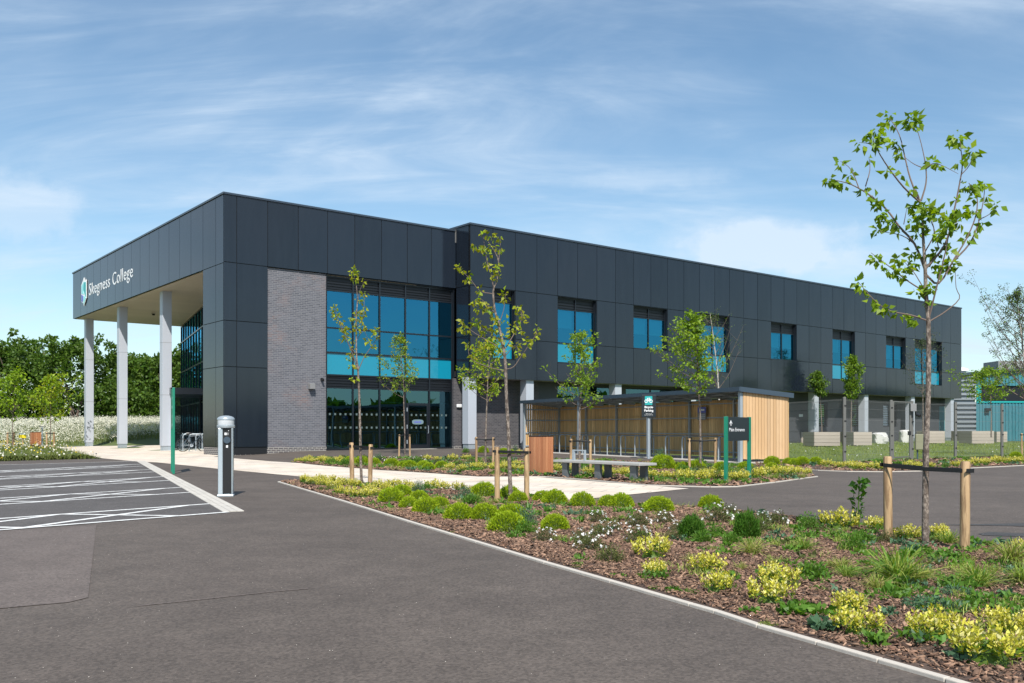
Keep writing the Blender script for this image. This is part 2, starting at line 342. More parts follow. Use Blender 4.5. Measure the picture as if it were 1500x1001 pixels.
def pxy(*uv): return [tuple(P(u, v))[:2] for u, v in uv]
def inside(x, y, poly):
    px = np.array([p[0] for p in poly]); py = np.array([p[1] for p in poly]); c = np.zeros(len(x), bool); j = len(poly)-1
    for i in range(len(poly)):
        with np.errstate(divide='ignore', invalid='ignore'):
            t = ((py[i] > y) != (py[j] > y)) & (x < (px[j]-px[i])*(y-py[i])/(py[j]-py[i])+px[i])
        c ^= t; j = i
    return c
gzv = np.vectorize(gz)

# ------------------------------------------------------------------ ground
def ground():
    xs = np.unique(np.concatenate([np.linspace(-600, -90, 12), np.linspace(-90, -14, 34), np.linspace(-14, 90, 20), np.linspace(90, 600, 12)]))
    ys = np.unique(np.concatenate([np.linspace(-600, 0, 10), np.linspace(0, 60, 12), np.linspace(60, 90, 16), np.linspace(90, 1200, 16)]))
    X, Y = np.meshgrid(xs, ys); Z = np.where(X < -14, gzv(X, Y), 0)-.02
    n = len(xs); V = np.stack([X, Y, Z], -1).reshape(-1, 3); i = np.arange(len(ys)-1)[:, None]*n+np.arange(n-1)[None]
    o = npmesh('ground', V, np.stack([i, i+1, i+n+1, i+n], -1).reshape(-1, 4), 'earth', smooth_=True); o['kind'] = 'structure'
ground()
bed3_front = [(1044, 685.5), (1100, 684.5), (1130, 686), (1160, 687), (1200, 690), (1240, 691.5), (1298, 692), (1348, 691), (1422, 686.5), (1500, 682.6), (1600, 678), (1700, 674)]
q3 = pxy(*bed3_front)
road = [(-60, -40), (75, -40), (75, q3[-1][1])]+list(reversed(q3))+[(9.6, 38), B(21, 1), B(0, 1), B(-1, 4)]+pxy((150, 672), (0, 676))+[(-60, P(0, 676).y-8)]
sheet('road', road, .004, 'asphalt')
bay = pxy((203, 676.3), (332, 751), (0, 777.6), (-300, 812), (-900, 770), (-400, 700), (0, 682))
sheet('parking_bay_surface', bay, .008, 'asphalt_bay', 50)
sheet('road_patch', pxy((141, 770), (138, 800), (129, 877), (100, 884), (0, 893), (-200, 912), (-300, 812), (0, 779)), .0085, 'asphalt_patch', 50)
for i, q in enumerate([[(1378, 770), (1500, 767.5), (1520, 770), (1515, 773), (1480, 771.5)], [(1433, 783), (1450, 780.5), (1510, 783), (1520, 788), (1440, 785.5)]]):
    sheet('road_repair', pxy(*q), .009, 'asphalt_dark', 50)
pave = pxy((150, 672), (204, 677), (230, 678), (316, 687), (430, 698), (640, 717), (800, 732), (835, 735), (867, 731), (1009, 716.7), (800, 700.7), (627, 690), (400, 676.7), (343, 672), (312, 669.5))+[B(-.1, -.1), B(.2, 2.5), B(3, 4), B(8, 27)]+pxy((250, 652.5), (185, 653.2), (130, 653.8), (77, 655))
sheet('paving', pave, .012, 'paving')
q = [P(202, 889), P(300, 879), P(400, 868), P(452, 863.5)]
sheet('road_repair', [tuple(a + Vector((0, .02 + .015*(i % 2), 0)))[:2] for i, a in enumerate(q)] + [tuple(a - Vector((0, .02, 0)))[:2] for a in reversed(q)], .0075, 'asphalt_patch', 50)
# block strip along the bays
def strip():
    mb = MB(); a = Vector((*pxy((206, 676))[0], 0)); b = Vector((*pxy((342, 750.3))[0], 0)); d = (b-a).normalized(); x = Vector((d.y, -d.x, 0)); n = int((b-a).length/.21)
    for i in range(n):
        for k in (-1, 0, 1):
            c = a+d*(i+.5)*(b-a).length/n+x*k*.105; h = d*((b-a).length/n*.48); w = x*.049
            mb.hexa([c-h-w+Vector((0, 0, .0)), c+h-w, c+h+w, c-h+w]+[q+Vector((0, 0, .016)) for q in (c-h-w, c+h-w, c+h+w, c-h+w)])
    mb.build('kerb_strip', 'block')['kind'] = 'structure'
strip()
def markings():
    mb = MB()
    pairs = [((206, 680.5), (0, 690.4), (209.6, 683.5), (0, 692.6)), ((221, 688.5), (0, 699), (226, 692), (0, 703)), ((240.8, 699), (0, 713.6), (248.8, 704.5), (0, 719)),
             ((268.8, 714.7), (0, 731), (281.6, 722), (0, 740)), ((312, 738.7), (0, 761), (334.4, 751.2), (0, 777.6))]
    def line(a, b, w, z):
        d = (b-a).normalized(); x = Vector((d.y, -d.x, 0))*w/2; e = Vector((0, 0, z)); mb.quad(a-x+e, b-x+e, b+x+e, a+x+e)
    g = lambda q: Vector((*pxy(q)[0], 0))
    line(g((204.8, 676)), g((0, 682.4))+Vector((-4, -4, 0)), .11, .012)
    for t0, t1, b0, b1 in pairs:
        T0, T1, B0, B1 = g(t0), g(t1), g(b0), g(b1); dt = (T1-T0).normalized(); db = (B1-B0).normalized(); Lt = 7
        line(T0, T0+dt*Lt, .11, .012); line(B0, B0+db*Lt, .11, .012)
        for k in range(3):
            a = .45+k*2.05; b = a+2.2
            line(T0+dt*a, B0+db*(b+.3), .11, .0122+k*.0002); line(B0+db*(a+.35), T0+dt*(b-.2), .11, .0128+k*.0002)
    mb.build('road_markings', 'paint')['kind'] = 'structure'
markings()

def grit():
    n = 700; y = rng.uniform(4.2, 15, n); x = rng.uniform(-.56, .56, n)*y; k = inside(x, y, bed1) == False; x = x[k]; y = y[k]; n = len(x); r = rng.uniform(.0012, .0038, n)[:, None]; c = np.stack([x, y, np.full(n, .009)], 1)
    o = rng.uniform(0, 6.28, n); V = np.stack([c+r*np.stack([np.cos(o+a), np.sin(o+a), 0*o], 1)*rng.uniform(.6, 1.3, (n, 1)) for a in (0, 1.57, 3.14, 4.71)]+[c+r*np.array([0, 0, .9])], 1).reshape(-1, 3); b = np.arange(n)[:, None]*5
    tag(npmesh('road_grit', V, np.concatenate([b+np.array(q) for q in ([0, 1, 4], [1, 2, 4], [2, 3, 4], [3, 0, 4])]), 'kerb'), 'loose pale grit on the tarmac', 'grit', kind='stuff')
# beds ------------------------------------------------------------------
bed1_near = [(408, 707), (500, 734.5), (600, 766), (700, 796.5), (800, 827), (897, 855), (1013, 889), (1050, 899.5), (1113, 920.5), (1200, 945.5), (1290, 971.5), (1389, 1000), (1520, 1040), (1700, 1100)]
bed1_far = [(1700, 815), (1560, 806), (1465, 799), (1420, 795.5), (1320, 781), (1240, 769), (1170, 760), (1100, 752), (1040, 746), (960, 741), (900, 738), (835, 735), (740, 726), (640, 717), (520, 709), (432, 704.8)]
bed1 = pxy(*(bed1_near+bed1_far))
bed2_px = [(425, 677.8), (480, 683.5), (560, 689.5), (640, 694.5), (700, 699), (760, 699), (800, 699.5), (860, 704), (950, 712), (1040, 714.5), (1080, 714), (1140, 707), (1197, 699), (1170, 692), (1140, 687), (1085, 684), (1000, 679), (900, 675.5), (820, 674), (760, 673), (690, 672.5), (600, 671), (500, 671), (440, 673.5)]
bed2 = pxy(*bed2_px)
bed3 = q3+pxy((1700, 664), (1500, 669), (1400, 672), (1310, 675), (1240, 679), (1160, 675), (1100, 681))
bedw = pxy((674, 666.5), (766, 669.5), (772, 663), (680, 660.5))
for b in (bed1, bed2, bed3, bedw): sheet('soil', b, .022, 'soil')
def kerb_line(pts, w=.05):
    mb = MB(); pts = [Vector((p[0], p[1], 0)) for p in pts]
    for a, b in zip(pts, pts[1:]):
        d = (b-a).normalized(); L = (b-a).length; n = max(1, round(L/.92)); x = Vector((d.y, -d.x, 0))*w/2
        for i in range(n):
            p = a+d*(L*i/n+.0025); q = a+d*(L*(i+1)/n-.0025); p.z = gz(p.x, p.y); q.z = gz(q.x, q.y); e = Vector((0, 0, .026)); l = Vector((0, 0, -.01))
            mb.hexa([p-x+l, q-x+l, q+x+l, p+x+l, p-x+e, q-x+e, q+x+e, p+x+e])
    return mb
km = MB()
for pts in (pxy(*bed1_near[:-1]), pxy(*bed1_far[:7]), pxy((408, 707), (432, 705.2)), pxy(*(bed2_px[5:13])), q3[1:]):
    k = kerb_line(pts); n = len(km.v); km.v += k.v; km.f += [tuple(i+n for i in f) for f in k.f]; km.m += k.m
km.build('kerb', 'kerb', bevel=.006)['kind'] = 'structure'
grit()
# bark chips
def chips():
    Ps = []; Sz = []
    def scat(poly, n, lo, hi, ymax=99, ymin=-9):
        p = np.array(poly); x0, y0 = p.min(0); x1, y1 = p.max(0); y1 = min(y1, ymax); y0 = max(y0, ymin); x1 = min(x1, 14 if ymax < 20 else x1)
        x = rng.uniform(x0, x1, n); y = rng.uniform(y0, y1, n); k = inside(x, y, poly) & inside(x-.05, y-.03, poly) & inside(x+.05, y+.03, poly) & inside(x-.01, y-.06, poly); x = x[k]; y = y[k]
        Ps.append(np.stack([x, y, gzv(x, y)+.022+rng.uniform(.002, .022, len(x))], 1)); Sz.append(rng.uniform(lo, hi, len(x))*rng.choice([.6, 1, 1, 1.5], len(x)))
    scat(bed1, 130000, .014, .034, 9.2); scat(bed1, 70000, .024, .046, 14, 9.); scat(bed1, 32000, .04, .07, 30, 13.8); scat(bed2, 26000, .06, .10); scat(bed3, 9000, .08, .13)
    c = np.concatenate(Ps); L = np.concatenate(Sz); N = len(c)
    a = rng.uniform(0, 6.283, N); tl = rng.normal(0, .38, N); d = np.stack([np.cos(a)*np.cos(tl), np.sin(a)*np.cos(tl), np.sin(tl)], 1); s = unit(np.cross(d, np.array([0, 0, 1.])+rng.normal(0, .45, (N, 3)))); n = np.cross(s, d)
    l = L[:, None]; w = l*rng.uniform(.12, .32, N)[:, None]; t = l*.08
    top = [c-d*l*.5-s*w+n*t, c+d*l*.5-s*w*.6+n*t, c+d*l*.55+s*w*.7+n*t, c-d*l*.45+s*w+n*t]; bot = [q-n*t*2 for q in top]
    V = np.stack(top+bot, 1).reshape(-1, 3); b = np.arange(N)[:, None]*8
    Fq = np.concatenate([b+np.array(q) for q in ([0, 1, 2, 3], [0, 4, 5, 1], [1, 5, 6, 2], [2, 6, 7, 3], [3, 7, 4, 0])], 0)
    tag(npmesh('bark_mulch', V, Fq, 'mulch'), 'brown bark chips covering the planting beds', 'mulch', kind='stuff')
chips()

# ------------------------------------------------------------------ college building (local axes: x along the long front, y into the building)
bld = tag(empty('college_building', (C0[0], C0[1], 0), ANG), 'long two storey dark grey panelled building with blue windows and a columned canopy', 'building')
GAP = .016
def panels(mb, axis, const, cells, out, th=.035):
    """cells: (a0,a1,z0,z1) rectangles in a vertical plane; axis 'x' plane y=const facing -y, axis 'y' plane x=const facing -x"""
    for a0, a1, z0, z1 in cells:
        a0 += GAP; a1 -= GAP; z0 += GAP; z1 -= GAP; e = [rng.uniform(-.005, .005) for _ in range(4)]
        if axis == 'x': mb.hexa([(a0, const+e[0], z0), (a1, const+e[1], z0), (a1, const+th, z0), (a0, const+th, z0), (a0, const+e[2], z1), (a1, const+e[3], z1), (a1, const+th, z1), (a0, const+th, z1)])
        elif axis == 'xr': mb.box(a0, a1, const-th, const, z0, z1)
        else: mb.box(const, const+th, a0, a1, z0, z1)
ZB, ZM, ZJ, ZT, ZR = 3.97, 6.22, 8.92, 12.0, 12.17
T = -1.33
# grid of the long block
gx = [12.97]+[14.5+1.567*i for i in range(35)]; gx[-1] = 68.3
win = [(1, 2, 5.05), (4, 6, 5.05), (8, 10, ZM), (12, 14, 5.05), (17, 19, ZM), (22, 24, 5.05), (27, 29, ZM), (30, 33, 5.05)]
def inwin(i): 
    for a, b, z in win:
        if a <= i < b: return z
    return None
cl = MB(); cells = []
for i in range(len(gx)-1):
    a, b = gx[i], gx[i+1]; w = inwin(i); cells.append((a, b, ZJ, ZR))
    if w is None: cells += [(a, b, ZM, ZJ), (a, b, ZB, ZM)]
    else: cells.append((a, b, ZB, w))
panels(cl, 'x', T, cells, -1)
panels(cl, 'y', 12.97, [(T+.04, -.01, ZJ, ZR), (T+.04, -.01, ZM, ZJ), (T+.04, -.01, ZB, ZM)], -1)
# front block
fx = [0, .61, 2.12, 3.68, 5.24, 6.75, 8.3, 9.85, 11.38, 12.96]
cells = [(a, b, ZJ-.02, ZT) for a, b in zip(fx, fx[1:])]
for z0, z1 in ((.38, 4.1), (4.1, 6.22), (6.22, ZJ-.02)): cells += [(0, .61, z0, z1), (.61, 2.12, z0, z1)]
panels(cl, 'x', 0, cells, -1)
ly = [.04, 1.0]+[2.66+1.645*i for i in range(15)]+[27.8]; ly = [y for y in ly if y < 26.9]+[27.8]
cells = [(a, b, ZJ-.06, ZT) for a, b in zip(ly, ly[1:])]
for z0, z1 in ((.38, 4.1), (4.1, 6.22), (6.22, ZJ-.06)): cells += [(.04, 1.0, z0, z1), (1.0, 2.66, z0, z1)]
panels(cl, 'y', 0, cells, -1)
panels(cl, 'xr', 27.8, [(.05+1.6*i, .05+1.6*(i+1), ZJ-.06, ZT) for i in range(9)], 1)
cl.build('cladding', 'clad', bld)
# backing behind joints
bk = MB()
def backing(mb, x0, x1, y0, y1, z0, z1): mb.box(x0, x1, y0, y1, z0, z1)
backing(bk, .036, 12.95, .036, .14, ZJ, ZT-.02)
backing(bk, .036, .14, .14, 27.76, ZJ, ZT-.02); backing(bk, .14, 14.4, 27.66, 27.76, ZJ, ZT-.02)
backing(bk, .036, 2.10, .036, .14, .06, ZJ); backing(bk, .036, .14, .14, 2.62, .06, ZJ); backing(bk, .14, 2.1, 2.5, 2.62, .06, ZJ); backing(bk, 2.0, 2.10, .14, 2.5, .06, ZJ)
for i in range(len(gx)-1):
    a, b = gx[i], gx[i+1]; w = inwin(i); y0, y1 = T+.036, T+.16
    if w is None: backing(bk, a, b, y0, y1, ZB+.02, ZR-.02)
    else: backing(bk, a, b, y0, y1, ZJ+.01, ZR-.02); backing(bk, a, b, y0, y1, ZB+.02, w-.02)
backing(bk, 13.01, 13.1, T+.17, -.02, ZB+.02, ZR-.02)
backing(bk, 68.2, 68.29, T+.17, 16, ZB+.02, ZR-.02); backing(bk, 68.21, 68.28, .31, 16, 0, ZB)
bk.build('backing_wall', 'joint', bld)
rb = MB(); rb.box(.14, 12.9, .14, 27.66, ZT-.15, ZT-.06); rb.box(13.1, 68.2, T+.2, 27.66, ZT-.05, ZT); rb.box(12.9, 13.1, -.02, 27.66, ZT-.6, ZT+.1)
rb.build('roof', 'roofing', bld)
cp = MB()
cp.box(-.05, 12.92, -.05, .3, ZT, ZT+.10); cp.box(-.05, .3, .3, 27.85, ZT, ZT+.10); cp.box(.3, 14, 27.5, 27.85, ZT, ZT+.10)
cp.box(12.92, 68.34, T-.05, T+.3, ZR, ZR+.11); cp.box(12.92, 13.25, T+.3, .6, ZR, ZR+.11)
cp.build('coping', 'coping', bld, bevel=.012)
# soffit of the entrance canopy: boards
sf = MB(); y = .14
while y < 27.66:
    sf.box(.14, 10.5, y+.004, min(y+.596, 27.66), ZJ-.07, ZJ-.03); y += .6
sf.build('soffit', 'soffit', bld)
sf = MB(); sf.box(13.0, 68.2, T+.05, -.01, ZB+.03, ZB+.08); sf.build('soffit', 'soffit2', bld)
# brick
bm_ = MB(); bm_.box(2.12, 5.2, .10, .4, .36, ZJ-.03); bm_.build('brick_wall', 'brick', bld)
bm_ = MB(); bm_.box(12.84, 18.9, .02, .3, .30, ZB+.02); bm_.build('brick_wall', 'dark_brick', bld)
bm_ = MB(); bm_.box(.02, 5.2, .06, .42, -.02, .36); bm_.box(.02, .3, .42, 2.6, -.02, .36); bm_.build('plinth', 'plinth_brick', bld); bm_ = MB(); bm_.box(12.84, 18.9, 0, .3, -.02, .30); bm_.build('plinth', 'plinth_brick', bld)

# glazing builder: unit with outer frame, mullions, panes ----------------------------
def glazed(name, x0, x1, z0, z1, y, cols, rows, parent, glass='glass', spand=None, louv=None, fw=.055, depth=.12, blinds=None, rev=0., name_glass='glazing'):
    """rows: z positions between z0 and z1; spand: row indices of coloured spandrels; louv: row indices of louvre panels"""
    zs = [z0]+rows+[z1]; xs = [x0]+cols+[x1]
    fr = MB()
    fr.box(x0, x0+fw, y-.03, y+depth, z0, z1); fr.box(x1-fw, x1, y-.03, y+depth, z0, z1)
    for z in (z0, z1-fw): fr.box(x0+fw, x1-fw, y-.028, y+depth, z, z+fw)
    for x in cols: fr.box(x-fw/2, x+fw/2, y-.034, y+depth-.004, z0+fw, z1-fw)
    for z in rows:
        for a, b in zip(xs, xs[1:]):
            fr.box(a+(fw if a == x0 else fw/2), b-(fw if b == x1 else fw/2), y-.03, y+depth-.008, z-fw/2, z+fw/2)
    if rev:
        for q in ((x0-.02, x0-.001, y-rev, y+depth), (x1+.001, x1+.02, y-rev, y+depth)): fr.box(*q, z0, z1)
        fr.box(x0, x1, y-rev, y+depth, z1+.001, z1+.02); fr.box(x0, x1, y-rev-.02, y+.02, z0-.03, z0-.001)
    w = empty(name, (0, 0, 0), 0, parent)
    fr.build('frame', 'frame', w)
    g = MB(); sp = MB(); lv = MB()
    for i in range(len(zs)-1):
        for a, b in zip(xs, xs[1:]):
            a += fw*.4; b -= fw*.4; c, d = zs[i]+fw*.4, zs[i+1]-fw*.4
            if louv and i in louv:
                lv.box(a, b, y+.05, y+.07, c, d); n = max(2, int((d-c)/.13)); k = 0
                while k < n:
                    zz = c+(d-c)*(k+.5)/n; lv.box(a, b, y+.012, y+.046, zz-.02, zz+.012); k += 1
            elif spand and i in spand: sp.box(a, b, y+.02, y+.05, c, d)
            else:
                e = rng.normal(0, .004, 2); g.quad((a, y+.02+e[0], c), (b, y+.02-e[0], c), (b, y+.02-e[0]+e[1], d), (a, y+.02+e[0]+e[1], d))
    if len(zs) > 5:
        for i in range(len(zs)-1):
            gi = MB(); lo_, hi_ = zs[i]-.01, zs[i+1]+.01
            for m_ in (g, lv):
                gi = MB()
                for f_ in m_.f:
                    zc = sum(m_.v[j][2] for j in f_)/len(f_)
                    if zs[i] < zc < zs[i+1]: n_ = len(gi.v); gi.v += [m_.v[j] for j in f_]; gi.f.append(tuple(range(n_, n_+len(f_)))); gi.m.append(0)
                if gi.v: gi.build(name_glass if m_ is g else 'louvre', ('glass_low' if i == 0 else glass) if m_ is g else 'louvre', w)
        g.v = []; lv.v = []
    if g.v: g.build(name_glass, glass, w)
    if sp.v: sp.build('spandrel', 'spandrel', w)
    if lv.v: lv.build('louvre', 'louvre', w)
    if blinds:
        b = MB()
        for a, c in zip(xs, xs[1:]):
            zb = blinds
            b.box(a+.09, c-.09, y+.2, y+.205, zb, z1-.6); b.box(a+.09, c-.09, y+.17, y+.215, zb-.05, zb, 1)
        b.build('blind', ['blind', 'white'], w)
    return w
for k, (a, b, z) in enumerate(win):
    x0, x1 = gx[a]+.03, gx[b]-.03; n = b-a
    cols = [x0+(x1-x0)*i/n for i in range(1, n)]; tall = z < 6
    w = glazed('window', x0, x1, z+.02, ZJ-.03, T+.22, cols, ([6.24] if tall else [])+[8.2], bld, spand=[0] if tall else None, louv=[2 if tall else 1], blinds=7.12+.06*(k % 3), rev=.2)
# curtain wall of the front block
cw = glazed('curtain_wall', 5.22, 12.86, .17, ZJ-.06, .20, [6.75, 8.3, 9.85, 11.36], [3.29, 3.92, 5.04, 6.26, 8.13], bld, spand=[2], louv=[1, 5], fw=.075, rev=.16)
# ground-floor low panes in clearer glass, door, dots
M['sticker'] = mat('sticker_film', (.16, .24, .27), .5)
def door_etc():
    d = empty('door', (0, 0, 0), 0, bld); f = MB(); x0, x1, z0, z1, y = 9.92, 11.30, .20, 2.60, .155
    f.box(x0, x0+.12, y, y+.06, z0, z1); f.box(x1-.12, x1, y, y+.06, z0, z1); f.box(x0+.12, x1-.12, y, y+.06, z1-.13, z1); f.box(x0+.12, x1-.12, y, y+.06, z0, z0+.2)
    f.build('frame', 'frame', d, bevel=.004)
    g = MB(); g.quad((x0+.1, y+.03, z0+.15), (x1-.1, y+.03, z0+.15), (x1-.1, y+.03, z1-.1), (x0+.1, y+.03, z1-.1)); g.build('pane', 'glass_low', d)
    h = MB()
    for z in (.55, 1.35, 2.25): h.box(x0-.015, x0+.03, y-.03, y-.001, z-.1, z+.1)
    h.build('hinge', 'galv', d)
    h = MB(); h.tube([(x1-.06, y-.001, 1.0), (x1-.06, y-.06, 1.0), (x1-.06, y-.06, 1.4), (x1-.06, y-.001, 1.4)], .014); h.build('handle', 'galv', d)
    s = MB(); n = 20; cx, cz = 10.62, 1.60
    s.prism([(cx+.36*math.copysign(abs(math.cos(a))**.6, math.cos(a)), .13*math.copysign(abs(math.sin(a))**.7, math.sin(a))) for a in [2*math.pi*i/n for i in range(n)]], 0, .004)
    s.v = [(x, y+.024-z, cz+yy) for x, yy, z in s.v]; s.m = [0]*len(s.m)
    for i in range(5): s.box(cx-.22+i*.09, cx-.16+i*.09, y+.012, y+.018, cz-.05, cz+.03+.02*(i % 2), 1)
    s.build('door_sticker', [M['sticker'], M['violet']], d)
    t = MB()
    for a, b in ((5.3, 6.7), (6.8, 8.25), (8.35, 9.8), (10.06, 11.16), (11.42, 12.78)):
        x = a+.12
        while x < b-.1:
            for z in (1.25, 1.92): t.box(x, x+.10, .208 if b < 10 or a > 11.3 else .176, .2115 if b < 10 or a > 11.3 else .179, z, z+.10)
            x += .29
    t.build('glass_dots', 'dot', bld)
    b = MB(); b.box(5.3, 9.8, .42, .46, 2.60, 2.655); b.box(11.45, 12.78, .42, .46, 2.60, 2.655); b.build('blind', 'white', bld)  # thin pale bars just inside the ground-floor panes
    t = MB(); t.box(9.7, 11.5, -.35, .15, .16, .18); t.build('door_step', 'concrete', bld)
door_etc()
# interior
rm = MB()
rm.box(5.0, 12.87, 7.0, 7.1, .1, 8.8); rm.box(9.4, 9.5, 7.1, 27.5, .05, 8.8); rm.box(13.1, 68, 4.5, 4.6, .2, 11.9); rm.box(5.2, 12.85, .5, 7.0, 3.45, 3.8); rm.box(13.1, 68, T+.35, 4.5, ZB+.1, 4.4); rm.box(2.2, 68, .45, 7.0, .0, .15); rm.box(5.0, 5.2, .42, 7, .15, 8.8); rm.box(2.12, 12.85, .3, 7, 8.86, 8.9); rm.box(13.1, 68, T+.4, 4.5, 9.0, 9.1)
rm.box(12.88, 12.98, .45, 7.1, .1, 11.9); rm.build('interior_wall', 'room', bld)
# ground floor of the long block
M['reflection_blue'] = mat('reflected_stripe', (.60, .78, .86), .6)  # light blue of a reflection, put into the colour of the window stripes
gf = MB(); gwin = [(20.4, 25.0), (26.2, 31.0), (32.2, 37.5), (46.2, 48.9), (52.2, 54.6), (57.2, 59.5)]
x = 18.9
for a, b in gwin+[(61.2, 61.8), (66.9, 68.2)]:
    gf.box(x, a, .03, .3, -.02, ZB+.02); 
    gf.box(a, b, .03, .3, -.02, 1.4 if a < 60 else .0); gf.box(a, b, .03, .3, 3.85 if a < 30 else 3.3, ZB+.02); x = b
gf.build('ground_floor_wall', 'gfwall', bld)
for a, b in gwin:
    if a > 40:
        s = MB()
        for i in range(11): s.box(a+.25, b-.25, .20, .22, 1.55+i*.155, 1.63+i*.155)
        s.build('blind', 'reflection_blue', bld)  # added bars imitating corrugated sheet reflected in the panes
for a, b in gwin: glazed('window', a, b, 1.42, 3.83 if a < 30 else 3.28, .16, [(a+b)/2], [], bld, glass='glass_clear' if a > 40 else 'glass_low')
dd = MB(); dd.box(67.0, 68.1, .1, .16, .1, 3.3); q = dd.build('door', 'tealclad', bld); h = MB(); h.box(67.15, 67.2, .04, .1, 1.2, 1.5); h.build('handle', 'galv', q)
s = MB(); s.box(45.0, 45.5, .0, .03, 2.15, 2.35); s.build('name_plate', 'white', bld)
# columns
def column(x, y, w, z0, z1):
    c = MB(); c.box(x-w/2, x+w/2, y-w/2, y+w/2, z0+.28, z1)
    o = c.build('column', 'colwhite', bld, bevel=.012)
    b = MB(); b.box(x-w/2+.03, x+w/2-.03, y-w/2+.03, y+w/2-.03, z0-.05, z0+.28); b.build('base', 'galv', o)
    j = MB()
    for z in ([3.1, 6.0] if z1 > 6 else []): j.box(x-w/2-.002, x+w/2+.002, y-w/2-.002, y+w/2+.002, z, z+.018)
    if j.v: j.build('joint_band', 'lamp_grey', o)
for y in (27.0, 19.05, 10.75): column(.85, y, .50, 0, ZJ-.05)
for x in (13.22, 17.25, 24.3, 31.3, 38.4, 45.5, 52.5, 59.9, 66.9): column(x, T+.42, .55, .13, ZB+.04)
# angled entrance glazing
def entrance():
    a = Vector((1.7, 2.7, 0)); b = Vector((7.4, 27.6, 0)); d = b-a; L = d.length
    w = glazed('entrance_glazing', 0, L, .02, ZJ-.09, 0, [L*i/17 for i in range(1, 17)], [2.9, 5.4, 7.6], bld, fw=.09, glass='glass')
    w.location = a; w.rotation_euler = (0, 0, math.atan2(-d.y, -d.x)); w.location = b
    lb = empty('entrance_lobby', (0, 0, 0), 0, bld)
    lb.location = a+d*.27; lb.rotation_euler = (0, 0, math.atan2(d.y, d.x))
    f = MB(); g = MB(); W, D, Z = 6.0, 2.3, 3.15
    for x in (0, 1.6, 3.2, 4.8, W): f.box(x-.06, x+.06, D-.06, D+.06, 0, Z)
    f.box(-.06, .06, .1, .2, 0, Z); f.box(W-.06, W+.06, .1, .2, 0, Z); f.box(-.15, W+.15, .05, D+.15, Z, Z+.35); f.box(.07, W-.07, D-.05, D+.05, 2.35, 2.43)
    f.build('frame', 'frame', lb); g.quad((0, D, 0), (W, D, 0), (W, D, Z), (0, D, Z)); g.quad((0, .1, 0), (0, D, 0), (0, D, Z), (0, .1, Z)); g.quad((W, .1, 0), (W, D, 0), (W, D, Z), (W, .1, Z)); g.build('glazing', 'glass_clear', lb)
entrance()
# fixtures
fx_ = MB(); fx_.box(4.24, 4.5, -.16, .10, 3.17, 3.45); fx_.build('wall_lamp', 'lamp_grey', bld, bevel=.02)
fx_ = MB(); fx_.box(4.9, 5.0, -.02, .10, 3.62, 3.74); fx_.tube([(4.95, -.02, 3.68), (4.95, -.12, 3.62)], .055, 12); fx_.build('security_camera', 'black', bld)
fx_ = MB(); fx_.box(13.0, 13.62, -.10, .02, 2.40, 2.58); fx_.build('wall_lamp', 'white', bld, bevel=.03)
fx_ = MB(); fx_.lathe([(.09, 0), (.09, .08), (.16, .1)], 12, c=(3.2, 20.5, ZJ-.25)); fx_.build('security_camera', 'black', bld)
# lettering and emblem on the canopy
def text(body, size, m, parent, loc, rot, ex=.01, align='LEFT', off=0., name='lettering', sx=1., sp=1.):
    cu = bpy.data.curves.new(name, 'FONT'); cu.body = body; cu.size = size; cu.extrude = ex; cu.align_x = align; cu.offset = off; cu.space_character = sp; cu.resolution_u = 3
    t = bpy.data.objects.new('tmp', cu); col.objects.link(t); dg = bpy.context.evaluated_depsgraph_get(); me = bpy.data.meshes.new_from_object(t.evaluated_get(dg)); bpy.data.objects.remove(t)
    me.materials.clear(); me.materials.append(M[m]); o = bpy.data.objects.new(name, me); col.objects.link(o); me.name = name
    o.parent = parent; o.location = loc; o.rotation_euler = rot; o.scale = (sx, 1, 1); return o, me
o, me = text('Skegness College', 1.12, 'sign_white', bld, (-.010, 23.5, 10.0), (R(90), 0, R(-90)), .005, off=-.004, name='lettering', sp=1.07)
wd = max(v.co.x for v in me.vertices); o.scale = (9.62/wd, 1, 1)
lo = empty('emblem', (-.03, 24.6, 10.35), R(-90), bld)
def poly(pts, d, m, name):
    s = MB(); s.prism(pts, 0, d); s.v = [(x, -z, y) for x, y, z in s.v]; s.build(name, m, lo)
poly([(-.70, -.42), (-.70, .55), (.02, .98), (.08, .80), (.56, 1.0 if 0 else .78), (.62, .70), (.62, -.45), (-.02, -.92), (-.12, -.72), (-.62, -.86 if 0 else -.60)], .03, 'sign_white', 'emblem_outline')
poly([(-.60, -.02), (-.60, .50), (.06, .72), (-.05, .05), (.05, -.15)], .042, 'aqua', 'emblem_facet')
poly([(-.02, .45), (.10, .66), (.52, .62), (.52, -.38), (.30, -.22), (-.05, .18)], .046, 'teal', 'emblem_facet')
poly([(-.62, -.50), (-.62, -.08), (-.18, -.22), (-.16, -.50), (-.40, -.66)], .044, 'violet', 'emblem_facet')
poly([(-.12, -.60), (-.08, -.22), (.28, -.30), (.50, -.44), (0, -.82)], .040, 'aqua', 'emblem_facet')

